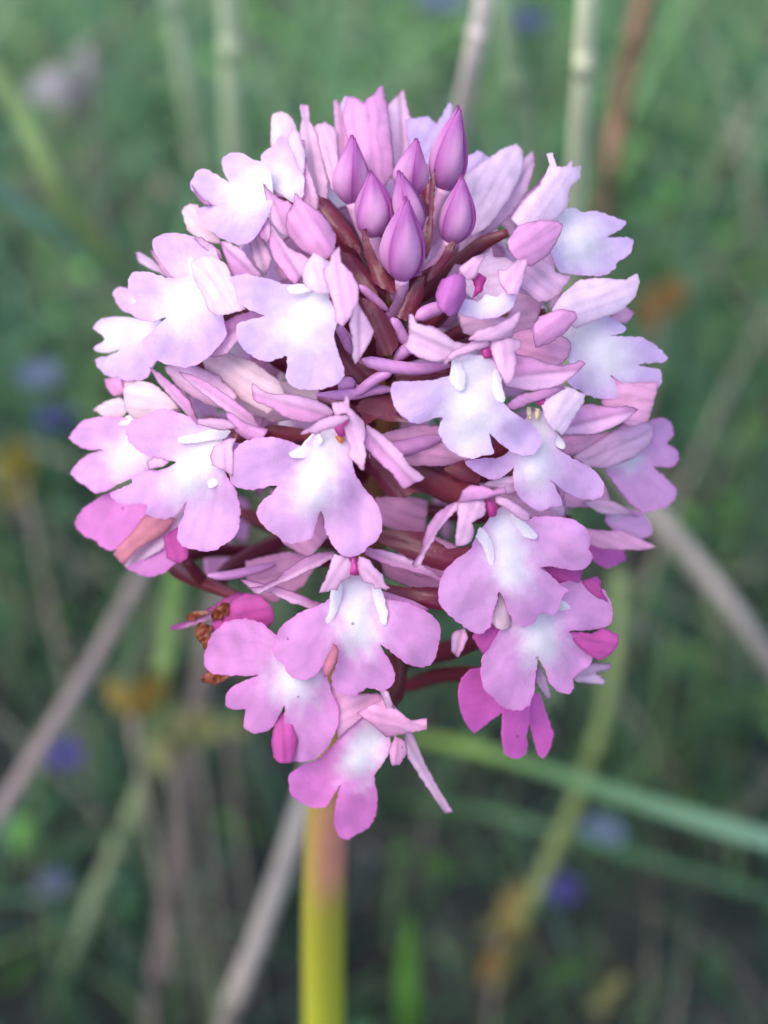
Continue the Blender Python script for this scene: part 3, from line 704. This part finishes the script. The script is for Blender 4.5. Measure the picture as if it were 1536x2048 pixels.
# a brownish pink scar runs round the stem below the head
band_z = unproj([660], [1700], stem_z(1700))[0][2]
bb = np.exp(-((pts[:, 2] - band_z - .0022) / .0062) ** 4)[:, None] * .95
side = np.repeat(S, 16, 0); bb = bb * np.clip(.85 + (pts[:, 0:1] - side[:, 0:1]) / .0016, .1, 1)
scol = scol * (1 - bb) + lin((214, 138, 122)) * bb
ed_ = np.abs(np.sin(np.arange(len(pts)) * 2 * math.pi / 16 * 1.5))[:, None]
scol = scol * (.92 + .12 * ed_)
mesh_obj('stem', V, F, M_TUBE, orchid, col=scol)

def path_tube(P2, zs, radii, base_col, tip_col, name, parent, origin, sides=10, rib=.0, n=6):
    P3 = np.column_stack([P2, zs]); P3 = catmull(P3, False, n_per=n)
    W = unproj(P3[:, 0], P3[:, 1], P3[:, 2]) - np.array(origin)
    R = np.interp(np.linspace(0, 1, len(W)), np.linspace(0, 1, len(radii)), radii) * U
    V, F = tube_geo(W, R, sides, rib=rib, twist=5)
    f = np.repeat(np.linspace(0, 1, len(W)), sides)[:, None]
    col = base_col * (1 - f) + tip_col * f
    col = col * (1 + .1 * np.sin(np.arange(len(V)) * 1.7)[:, None] * .5)
    return V, F, col

def flower(fl):
    cx, cy = fl['c']; z0 = fl['z']; gr = tilt(cx, cy)
    org = Vector(unproj([cx], [cy], [z0])[0])
    P2 = np.array([float(v) for v in fl['ov'].split()]).reshape(-1, 2)
    zend = max(stem_z(P2[-1][1]) + 40, z0 - 480) if True else 0
    k = np.linspace(0, 1, len(P2)) ** 1.1
    zs = (z0 - 38) * (1 - k) + min(zend, z0 - 90) * k
    # carry the ovary on to the stem itself
    ex, ey = P2[-1]
    sy = float(np.clip(ey + 25, 600, 1330)); sx = float(np.interp(sy, [p[1] for p in STEM], [p[0] for p in STEM]))
    P2 = np.vstack([P2, [(sx, sy)]]); zs = np.append(zs, stem_z(sy))
    r = fl.get('orad', 16)
    V, F, col = path_tube(P2, zs, [r * .55, r, r * 1.05, r * .9, r * .7], TONE['brown'], TONE['maroon'], 'flower', orchid, org, 12, rib=.07)
    o = mesh_obj('flower', V, F, M_TUBE, orchid, loc=org - BASE, col=col)
    for kind, crop, s, opt in fl['p']:
        Q = px(crop, s)
        w = None
        if kind == 'lip':
            a = [float(v) for v in opt.get('w', '0 0 1 1 1').split()]
            x0, y0, kk = CROP[crop]
            w = [a[0] / kk + x0, a[1] / kk + y0, a[2] / kk + x0, a[3] / kk + y0, a[4] / kk]
        A, z, Fc, col = petal_geo(kind, Q, (cx, cy), z0 + PDZ[kind] + opt.get('dz', 0), gr, opt.get('t', fl['t']), opt, w)
        mat = M_PETAL if kind in ('lip', 'ridge', 'petal', 'hood') else (M_SEPAL if kind == 'sepal' else M_TUBE)
        mesh_obj(PNAME[kind], world_rel(A, z, org), Fc, mat, o, col=col, solid=(2.6 if kind == 'lip' else 2.0) * U)
    return o

for fl in FLOWERS:
    flower(fl)

def bud(b):
    (bx, by), (tx, ty), wd, zb, zt, roll, stalk = b
    B = unproj([bx], [by], [zb])[0]; T = unproj([tx], [ty], [zt])[0]
    org = Vector(B); a = T - B; Lg = np.linalg.norm(a); a /= Lg
    view = np.array(-FWD); s = np.cross(a, view); s /= np.linalg.norm(s); f = np.cross(s, a)
    P2 = np.array([float(v) for v in stalk.split()]).reshape(-1, 2)
    zs = np.linspace(zb + 8, min(zb - 60, 260), len(P2))
    V, F, col = path_tube(P2, zs, [13, 12, 13, 12], TONE['spur'] * .5 + TONE['pale'] * .4, TONE['spur'], 'bud', orchid, org, 10)
    o = mesh_obj('bud', V, F, M_TUBE, orchid, loc=org - BASE, col=col)
    R0 = wd / 2 * U * (DIST - (zb + zt) / 2 * U) / DIST
    for q in range(3):
        V = []; C = []; F = []; nu, nv = 15, 22
        half = math.radians(74)
        th0 = roll + q * 2 * math.pi / 3
        for j in range(nv + 1):
            t = j / nv
            prof = (math.sin(math.pi * min(1, t ** .74 * .985 + .012)) ** .95) * (1.02 - .22 * t)
            prof = max(prof, .045)
            spread = half * (1 - .15 * t)
            for i in range(nu + 1):
                v = -1 + 2 * i / nu
                th = th0 + v * spread
                keel = 1 + .08 * math.exp(-(v / .14) ** 2) * math.sin(math.pi * t)
                lift = 1.0 + .11 * v * (1 - .5 * t) + .03 * q - .05 * max(0, v - .6)
                r = R0 * prof * .88 * (1 + .05 * math.sin(2 * th + 4 * t + bx) + .03 * math.sin(5 * th + 9 * t + by)) * keel * lift
                hook = .05 * Lg * max(0, t - .8) ** 2 * 10 * math.sin(q * 2.1 + 1)
                p = a * (t * Lg * (1.0 + .02 * q)) + s * (r * math.cos(th) + hook + Lg * .05 * math.sin(math.pi * t) * math.sin(bx * .7)) + f * r * math.sin(th)
                V.append(p)
                dd = min(1 - abs(v), (1 - t) * 2)
                k = min(.8, math.exp(-dd / .035) * .7 + .10 * math.exp(-(v / .07) ** 2) + .08 * max(0, math.sin(v * 16 + q)))
                gl = max(0, 1 - ((t - .45) / .4) ** 2) * max(0, 1 - (v / .8) ** 2) * .6  # paler highlight painted into the middle of each bud sepal
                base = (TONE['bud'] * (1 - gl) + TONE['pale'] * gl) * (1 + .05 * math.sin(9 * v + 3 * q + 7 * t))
                C.append(base * (1 - k) + lin((150, 50, 135)) * k)
        for j in range(nv):
            for i in range(nu):
                n0 = j * (nu + 1) + i
                F.append((n0, n0 + 1, n0 + nu + 2, n0 + nu + 1))
        mesh_obj('sepal', V, F, M_SEPAL, o, col=np.clip(np.array(C), 0, .95), solid=4 * U)

for b in BUDS:
    bud(b)

for crop, s, z in BRACTS:
    Q = px(crop, s); c = Q.mean(0)
    A, zz_, F, col = petal_geo('bract', Q, c, z, (0, 0), 0, {})
    org = Vector(unproj([c[0]], [c[1]], [z])[0])
    mesh_obj('bract', world_rel(A, zz_, org), F, M_TUBE, orchid, loc=org - BASE, col=col, solid=5 * U)

for crop, s, r, z in SPURS:
    Q = px(crop, s); org = Vector(unproj([Q[0][0]], [Q[0][1]], [z])[0])
    V, F, col = path_tube(Q, np.linspace(z + 10, z - 10, len(Q)), [r * .25, r * .85, r, r, r, r * .9, r * .3], TONE['spur'], TONE['spur'] * .85, 'spur', orchid, org, 10)
    mesh_obj('spur', V, F, M_TUBE, orchid, loc=org - BASE, col=col)

# flowers on the far side of the head, built from the symmetric flower's outlines
def back_flower(px_, py_, z0, scale, t):
    src = FLOWERS[1]; cx, cy = src['c']
    org = Vector(unproj([px_], [py_], [z0])[0])
    syy = min(1250, max(640, py_ + 60)); sx = float(np.interp(syy, [p[1] for p in STEM], [p[0] for p in STEM]))
    anchor = Vector(unproj([sx], [syy], [stem_z(syy)])[0])
    n = (org - anchor); n.z += .002; n.normalize()
    up = Vector((0, 0, 1)); rt = up.cross(n).normalized(); up2 = n.cross(rt)
    mid = (org + anchor) / 2 + Vector((0, 0, -.001))
    P = catmull(np.array([org - n * .001 - org, mid - org, anchor - org]), False, n_per=8)
    V, F = tube_geo(P, np.interp(np.linspace(0, 1, len(P)), [0, .4, 1], [12, 20, 15]) * U, 10, rib=.07, twist=5)
    ff = np.repeat(np.linspace(0, 1, len(P)), 10)[:, None]
    o = mesh_obj('flower', V, F, M_TUBE, orchid, loc=org - BASE, col=TONE['brown'] * (1 - ff) + TONE['maroon'] * ff)
    Mx = np.array([tuple(rt), tuple(-up2), tuple(n)])
    for kind, crop, s, opt in src['p'][:8]:
        Q = px(crop, s); w = None
        if kind == 'lip':
            a = [float(v) for v in opt['w'].split()]; x0, y0, kk = CROP[crop]
            w = [a[0] / kk + x0, a[1] / kk + y0, a[2] / kk + x0, a[3] / kk + y0, a[4] / kk]
        A, z, Fc, col = petal_geo(kind, Q, (cx, cy), PDZ[kind] + opt.get('dz', 0), (0, -.25), t, opt, w, step=13)
        L = np.column_stack([A - np.array((cx, cy)), z]) * U * scale
        mesh_obj(PNAME[kind], L @ Mx, Fc, M_PETAL if kind != 'sepal' else M_SEPAL, o, col=col, solid=5 * U)

for args in [(560, 420, -60, .8, .2), (690, 330, -20, .8, .2), (860, 340, -20, .8, .2), (980, 460, -60, .8, .2), (1080, 620, -80, .8, .3),
             (430, 640, -90, .85, .3), (380, 830, -140, .85, .45), (1120, 840, -140, .85, .45), (1080, 1060, -230, .8, .6), (440, 1010, -230, .8, .6),
             (620, 560, -330, .85, .4), (800, 500, -380, .85, .4), (930, 640, -380, .85, .4), (530, 760, -420, .85, .5), (990, 860, -460, .85, .6), (740, 760, -560, .85, .5)]:
    back_flower(*args)
# ------------------------------------------------------------------ the meadow behind
def strip(P, W, face, V, F, C, col, fold=.25):
    """one grass blade: a creased ribbon along P with half widths W"""
    n = len(P); b0 = len(V)
    for i in range(n):
        t = P[min(i + 1, n - 1)] - P[max(i - 1, 0)]
        s = t.cross(face); s = s.normalized() if s.length > 1e-9 else Vector((1, 0, 0))
        nn = s.cross(t).normalized()
        V.append(P[i] - s * W[i]); V.append(P[i] + nn * W[i] * fold); V.append(P[i] + s * W[i])
        C += [col] * 3
    for i in range(n - 1):
        a = b0 + i * 3
        F.append((a, a + 1, a + 4, a + 3)); F.append((a + 1, a + 2, a + 5, a + 4))

GREENS = [lin(c) for c in ((76, 112, 66), (98, 132, 92), (60, 94, 70), (116, 146, 90), (84, 122, 102), (52, 82, 62))]
STRAWS = [lin(c) for c in ((150, 138, 122), (126, 110, 98), (168, 158, 140), (112, 92, 86), (140, 132, 120))]

def patch(x, y):
    """slow change of the growth over the ground"""
    v = .5 + .62 * math.sin(x * 27 + 1.3 + 1.5 * math.sin(y * 17)) * math.sin(y * 21 + .6 + x * 11)
    return min(1.0, max(0.0, v))

def grass(name, label, cat, n, hmin, hmax, wid, cols, mat, lean, seed, dens):
    R = random.Random(seed); V = []; F = []; C = []
    made = 0
    while made < n:
        x = R.uniform(-.42, .42); y = R.uniform(-.02, .70)
        if abs(x) > .17 + .42 * (y + .06):
            continue
        if R.random() > dens(x, y):
            continue
        h = R.uniform(hmin, hmax); az = R.uniform(0, 6.28); ln = R.uniform(.15, 1) * lean
        if y < .10: h = min(h, .05)
        dx, dy = math.cos(az) * ln * h, math.sin(az) * ln * h
        P = []; k = 6
        for i in range(k):
            t = i / (k - 1)
            P.append(Vector((x + dx * t ** 1.8, y + dy * t ** 1.8, -.004 + h * (t - .45 * ln * t * t * .8))))
        w0 = wid * R.uniform(.6, 1.3)
        W = [w0 * (1 - (i / (k - 1)) ** 1.6 * .96) for i in range(k)]
        c = R.choice(cols) * R.uniform(.4, 1.4) * (.7 + 2.8 * max(0, y - .1))  # far blades painted brighter, standing in for more light at the back
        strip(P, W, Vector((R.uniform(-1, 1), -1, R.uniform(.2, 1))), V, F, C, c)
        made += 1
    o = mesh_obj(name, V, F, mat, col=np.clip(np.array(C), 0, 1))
    tag(o, label, cat, kind='stuff')

grass('low_grass', 'short green meadow grass covering the ground behind the orchid', 'grass', 18000, .012, .055, .0009, GREENS, M_BLADE, 1.0, 3,
      lambda x, y: .12 + .85 * patch(x, y) * min(1, max(.12, y * 2.4 - .05)))
grass('tall_grass', 'longer green grass blades rising behind the orchid', 'grass', 1800, .05, .13, .0009, GREENS[:4], M_BLADE, .9, 5,
      lambda x, y: (.1 + .9 * patch(x + .05, y)) * min(1, max(0, y - .08) * 3.2))
grass('dry_grass', 'dead grey brown straw lying among the green grass', 'dry grass', 900, .03, .12, .0005, STRAWS, M_STRAW, 1.6, 8,
      lambda x, y: .25 + .6 * (1 - patch(x, y)))

def leaflets(name, label, n, seed, cols, dens, size):
    R = random.Random(seed); V = []; F = []; C = []
    made = 0
    while made < n:
        x = R.uniform(-.42, .42); y = R.uniform(0, .70)
        if abs(x) > .17 + .42 * (y + .06) or R.random() > dens(x, y):
            continue
        z = R.uniform(.001, .035); L = size * R.uniform(.5, 1.1); az = R.uniform(0, 6.28)
        d = Vector((math.cos(az), math.sin(az), R.uniform(-.2, .6))).normalized()
        P = [Vector((x, y, z)) + d * (L * t) - Vector((0, 0, 1)) * (L * .3 * t * t) for t in (0, .3, .6, .85, 1)]
        W = [L * .06, L * .24, L * .26, L * .15, L * .01]
        strip(P, W, Vector((R.uniform(-.4, .4), R.uniform(-.4, .4), 1)), V, F, C, R.choice(cols) * R.uniform(.4, 1.4) * (.7 + 2.8 * max(0, y - .1)), .12)  # same brightening with distance, light put into the leaf colours
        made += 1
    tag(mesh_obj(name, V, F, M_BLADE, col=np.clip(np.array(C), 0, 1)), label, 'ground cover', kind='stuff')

leaflets('ground_cover', 'small round green leaves of low herbs between the grass', 4200, 21,
         [lin(c) for c in ((78, 122, 58), (70, 112, 72), (98, 148, 70), (58, 92, 62))], lambda x, y: .1 + .9 * patch(x * 1.4 + .3, y * 1.3) * min(1, max(.03, y * 2.2 - .12)), .009)
leaflets('leaf_litter', 'brown and grey dead leaves lying on the dark soil', 350, 22,
         [lin(c) for c in ((110, 92, 84), (92, 74, 66), (120, 112, 110), (84, 80, 82))], lambda x, y: .8 * (1 - patch(x, y)), .008)

# single stalks one can tell apart: points (photo pixel, distance along the lens axis in metres or 'g' = on the ground)
def stalk(name, label, cat, pts, width_px, tones, mat, group=None, blade=False):
    P = []; W = []
    for i, (x, y, d) in enumerate(pts):
        q = on_ground(x, y) if d == 'g' else at(x, y, d)
        P.append(np.array(q))
        dep = (q - CAM).dot(FWD)
        wp = np.interp(i, np.arange(len(width_px)), width_px) * (.56 if blade else .74)
        W.append(wp / 2 * dep / FPX)
    low = min(range(len(P)), key=lambda i: P[i][2])
    base = Vector((P[low][0], P[low][1], 0.0)) if P[low][2] < .03 else Vector(P[low])
    # root the low end in the soil
    if pts[low][2] == 'g':
        P[low][2] = -.006
    Pc = catmull(np.array(P), False, n_per=8)
    Wc = np.interp(np.linspace(0, len(P) - 1, len(Pc)), np.arange(len(P)), W)
    root = empty(name, base)
    n = len(Pc); k = len(tones)
    cc = np.array([[np.interp(i / (n - 1) * (k - 1), np.arange(k), [t[j] for t in tones]) for j in range(3)] for i in range(n)])
    if blade:
        V = []; F = []; C = []
        strip([Vector(p) - base for p in Pc], list(Wc), -FWD + Vector((0, 0, .2)), V, F, C, tones[0], .3)
        col = np.repeat(cc, 3, 0)
        mesh_obj('blade', V, F, mat, root, col=col, solid=.00025)
    else:
        V, F = tube_geo(Pc - np.array(base), Wc, 10, rib=.05, twist=2)
        mesh_obj('stalk', V, F, mat, root, col=np.repeat(cc, 10, 0))
        # nodes along the stalk
        for f in (.33, .7):
            i = int(f * (n - 1))
            seg = Pc[max(0, i - 1):i + 2] - np.array(base)
            V, F = tube_geo(seg, [Wc[i] * 1.01, Wc[i] * 1.10, Wc[i] * 1.01][:len(seg)], 10)
            mesh_obj('node', V, F, mat, root, col=np.repeat(cc[i:i + 1] * .9, len(V), 0))
    tag(root, label, cat, group)
    return root

c = lambda *v: np.clip(lin(v) * .95, 0, .85)
stalk('grass_stalk', 'pale green upright grass stalk rising behind the right of the flower head', 'stalk',
      [(1184, -260, .118), (1172, 60, .128), (1152, 380, .150), (1120, 900, .24), (1095, 1480, 'g')], [52, 54, 52, 34, 30], [c(230, 232, 196), c(224, 228, 186), c(180, 196, 150)], M_STRAW)
stalk('dry_stalk', 'grey beige dry stalk leaning behind the topmost buds', 'stalk',
      [(1000, -200, .135), (962, 30, .140), (915, 260, .155), (800, 800, .24), (700, 1350, 'g')], [50, 50, 48, 36, 30], [c(226, 212, 204), c(212, 196, 188), c(160, 144, 136)], M_STRAW)
stalk('dry_stalk', 'reddish brown dry stalk beside the pale green grass stalk', 'stalk',
      [(1320, -200, .22), (1282, 20, .23), (1240, 220, .25), (1205, 420, .27), (1130, 900, 'g')], [54, 52, 50, 44, 38], [c(178, 138, 112), c(166, 120, 100), c(140, 116, 96)], M_STRAW)
stalk('grass_stalk', 'blurred olive grass stalk between the beige and the pale green stalks', 'stalk',
      [(985, -100, .2), (1020, 110, .21), (1075, 330, .23), (1100, 620, .27), (1090, 1000, 'g')], [54, 54, 52, 40, 30], [c(150, 172, 134), c(146, 160, 122), c(100, 120, 80)], M_STRAW)
stalk('grass_stalk', 'pale olive grass stalk rising behind the upper left flowers', 'stalk',
      [(452, -150, .17), (458, 40, .18), (472, 320, .2), (520, 800, .27), (560, 1150, 'g')], [50, 52, 50, 40, 30], [c(206, 216, 180), c(190, 202, 160), c(130, 140, 100)], M_STRAW)
stalk('grass_stalk', 'broad blurred grey green stalk left of the pale olive one', 'stalk',
      [(335, -150, .26), (352, 20, .27), (405, 330, .31), (450, 640, 'g')], [64, 62, 56, 40], [c(180, 196, 168), c(176, 190, 150), c(120, 134, 100)], M_STRAW)
stalk('grass_shoot', 'yellow green grass blade slanting down towards the left flowers', 'grass blade',
      [(-120, 20, .19), (30, 210, .195), (120, 390, .20), (250, 560, .22), (420, 820, .27), (520, 1000, 'g')], [60, 62, 60, 52, 40, 30], [c(132, 160, 108), c(142, 164, 104), c(150, 164, 94), c(90, 110, 60)], M_BLADE, blade=True)
stalk('grass_shoot', 'grey green grass blade crossing under the yellow green one', 'grass blade',
      [(-120, 270, .17), (20, 400, .18), (130, 480, .19), (260, 590, .22), (430, 880, .28), (520, 1120, 'g')], [52, 54, 54, 48, 40, 30], [c(130, 168, 144), c(122, 160, 130), c(92, 120, 80), c(80, 100, 60)], M_BLADE, blade=True)
stalk('dry_stalk', 'grey brown dry stalk slanting down to the left below the left flowers', 'stalk',
      [(420, 900, .22), (300, 1120, .20), (190, 1320, .19), (60, 1530, .185), (-120, 1830, .2), (-200, 2000, 'g')], [42, 44, 46, 48, 50, 40], [c(138, 124, 118), c(132, 118, 114), c(140, 126, 126)], M_STRAW)
stalk('grass_stalk', 'green bent grass stalk with withered leaves left of the orchid stem', 'stalk',
      [(365, 1000, .2), (348, 1190, .205), (318, 1410, .215), (285, 1580, .23), (190, 1800, .26), (120, 1930, 'g')], [54, 56, 54, 52, 46, 40], [c(120, 152, 84), c(128, 152, 92), c(146, 158, 120), c(126, 146, 110)], M_STRAW)
stalk('dry_stalk', 'dark grey brown stalk standing behind the withered leaf cluster', 'stalk',
      [(440, 1180, .22), (412, 1330, .225), (375, 1560, .235), (340, 1800, .25), (300, 2080, .27), (285, 2250, 'g')], [54, 56, 56, 54, 50, 40], [c(126, 116, 108), c(120, 106, 104), c(112, 100, 100)], M_STRAW)
stalk('dry_stalk', 'light grey dry stalk beside the yellow green orchid stem', 'stalk',
      [(640, 1500, .19), (585, 1680, .185), (520, 1870, .185), (450, 2060, .19), (380, 2300, 'g')], [56, 58, 60, 58, 54], [c(138, 134, 128), c(142, 134, 128), c(148, 136, 124)], M_STRAW)
stalk('grass_shoot', 'long green grass blade reaching right from behind the lowest flowers', 'grass blade',
      [(640, 1420, 'g'), (850, 1478, .22), (1010, 1515, .20), (1180, 1570, .185), (1400, 1640, .17), (1680, 1720, .165)], [26, 40, 44, 50, 66, 76], [c(96, 128, 70), c(122, 150, 76), c(92, 126, 84), c(104, 138, 108), c(112, 146, 124)], M_BLADE, blade=True)
stalk('grass_stalk', 'olive bent stalk ending in a yellowed leaf cluster at lower right', 'stalk',
      [(1240, 1150, .215), (1225, 1360, .22), (1165, 1570, .23), (1100, 1720, .24), (1040, 1860, .255), (990, 1990, 'g')], [46, 48, 46, 46, 44, 36], [c(118, 134, 92), c(112, 128, 80), c(132, 142, 92), c(120, 120, 70)], M_STRAW)
stalk('dry_stalk', 'grey dry stalk slanting down right of the flower head', 'stalk',
      [(1180, 860, .235), (1300, 1015, .225), (1400, 1130, .22), (1520, 1290, .22), (1700, 1540, .24), (1800, 1700, 'g')], [40, 44, 46, 48, 44, 36], [c(156, 148, 138), c(146, 138, 132), c(124, 116, 110)], M_STRAW)
stalk('grass_shoot', 'bright green short leaf standing right of the orchid stem base', 'grass blade',
      [(825, 2230, 'g'), (818, 2060, .225), (815, 1930, .215), (822, 1835, .21)], [70, 84, 76, 16], [c(80, 118, 50), c(84, 128, 52), c(88, 132, 60)], M_BLADE, blade=True)
stalk('grass_shoot', 'dark green grass blade passing below the long green one', 'grass blade',
      [(740, 1560, 'g'), (950, 1620, .26), (1200, 1690, .25), (1540, 1790, .25)], [24, 32, 32, 30], [c(76, 106, 70), c(84, 116, 82), c(72, 100, 74)], M_BLADE, blade=True)

# small blue flowers, blurred to dots in the photograph
def blue_flower(x, y, d, size, tone, label):
    q = at(x, y, d); base = Vector((q.x + .006, q.y + .01, 0))
    root = tag(empty('wildflower', base), label, 'wildflower', 'small blue wildflowers in the grass')
    o = Vector(q) - base
    P = catmull(np.array([(0, 0, -.006), tuple(o * .55 + Vector((.003, 0, .004))), tuple(o)]), False, n_per=6)
    V, F = tube_geo(P, np.full(len(P), .0005), 6)
    mesh_obj('stem', V, F, M_BLADE, root, col=np.repeat(GREENS[2][None], len(V), 0))
    for k in range(6):
        a = k * math.pi / 3 + x; V = []; F = []; C = []
        dd = Vector((math.cos(a), math.sin(a) * .8, .35)).normalized()
        strip([o + dd * (size * t) + Vector((0, 0, -size * .25 * t * t)) for t in (0, .35, .7, 1)], [size * .1, size * .34, size * .36, size * .06], Vector((0, -.4, 1)), V, F, C, tone, .15)
        mesh_obj('petal', V, F, M_PETAL, root, col=np.array(C), solid=.0001)

BL = lin((86, 96, 128)); VI = lin((78, 74, 130)); PB = lin((108, 122, 146))
for x, y, d, s, tn, lb in [
    (882, 4, .30, .0052, PB, 'pale blue wildflower above the topmost orchid buds'),
    (1052, 46, .32, .0050, BL, 'slate blue wildflower between the beige and pale green stalks'),
    (80, 752, .28, .0044, PB, 'pale blue wildflower left of the leftmost orchid petals'),
    (112, 838, .29, .0040, VI, 'violet wildflower just under the pale blue one at left'),
    (128, 1512, .22, .0032, VI, 'deep violet blue wildflower beside the grey brown slanting stalk'),
    (1122, 1782, .26, .0036, VI, 'dark blue wildflower right of the olive bent stalk'),
    (1205, 1668, .27, .0042, PB, 'pale lilac blue wildflower below the long green blade'),
    (108, 1768, .28, .0034, BL, 'faint blue wildflower near the lower left grass')]:
    blue_flower(x, y, d, s, tn, lb)

# withered leaf clusters and pale seed heads
def cluster(x, y, d, n, size, tones, name, label, cat, seed, leaf='leaf'):
    R = random.Random(seed); q = at(x, y, d); base = Vector((q.x, q.y + .004, 0))
    root = tag(empty(name, base), label, cat)
    o = Vector(q) - base
    P = catmull(np.array([(0, 0, -.006), tuple(o * .5), tuple(o)]), False, n_per=5)
    V, F = tube_geo(P, np.full(len(P), .0006), 6)
    mesh_obj('stem', V, F, M_STRAW, root, col=np.repeat(STRAWS[0][None], len(V), 0))
    for i in range(n):
        V = []; F = []; C = []
        dd = Vector((R.uniform(-1, 1), R.uniform(-1, 1), R.uniform(-.9, 1))).normalized(); L = size * R.uniform(.7, 1.3)
        st = o + Vector((R.uniform(-1, 1), R.uniform(-1, 1), R.uniform(-1, 1))) * size * .25
        strip([st + dd * (L * t) for t in (0, .3, .65, 1)], [L * .08, L * .26, L * .24, L * .03], Vector((R.uniform(-1, 1), -1, 1)), V, F, C, R.choice(tones) * .45, .2)
        mesh_obj(leaf, V, F, M_STRAW, root, col=np.array(C), solid=.00012)

Y1 = [lin(v) for v in ((168, 146, 74), (150, 124, 60), (176, 160, 100))]
cluster(262, 1425, .212, 4, .0065, Y1, 'withered_leaf', 'yellow brown withered leaf cluster on the green bent stalk', 'dry leaf', 1)
cluster(335, 1490, .214, 4, .006, [lin((176, 172, 116)), lin((158, 156, 96))], 'withered_leaf', 'pale yellow withered leaf tuft under the brown one', 'dry leaf', 2)
cluster(388, 1460, .22, 5, .0042, [lin((196, 190, 120)), lin((180, 180, 118))], 'seed_head', 'pale cream seed head left of the lower left orchid flower', 'seed head', 3, 'bract')
cluster(452, 1450, .225, 5, .0036, [lin((206, 200, 130)), lin((188, 190, 120))], 'seed_head', 'small cream seed head touching the lower left orchid flower', 'seed head', 4, 'bract')
cluster(1000, 1880, .25, 6, .0075, [lin((160, 138, 84)), lin((140, 112, 66)), lin((120, 130, 84))], 'withered_leaf', 'brownish yellow leaf cluster at the foot of the olive bent stalk', 'dry leaf', 5)
cluster(1210, 2000, .27, 6, .0045, [lin((176, 172, 110)), lin((156, 156, 96))], 'seed_head', 'pale olive seed head low in the dark grass', 'seed head', 6, 'bract')
cluster(160, 165, .34, 6, .0105, [lin((200, 192, 196)), lin((180, 170, 176))], 'wildflower', 'whitish pink blurred wildflower in the upper left grass', 'wildflower', 7, 'petal')
cluster(45, 960, .24, 3, .008, [lin((176, 160, 70)), lin((150, 140, 62))], 'withered_leaf', 'yellow withered leaf left of the far left flower', 'dry leaf', 8)
cluster(1325, 590, .29, 3, .007, [lin((150, 116, 70)), lin((130, 104, 62))], 'withered_leaf', 'orange withered leaf right of the upper right flowers', 'dry leaf', 9)
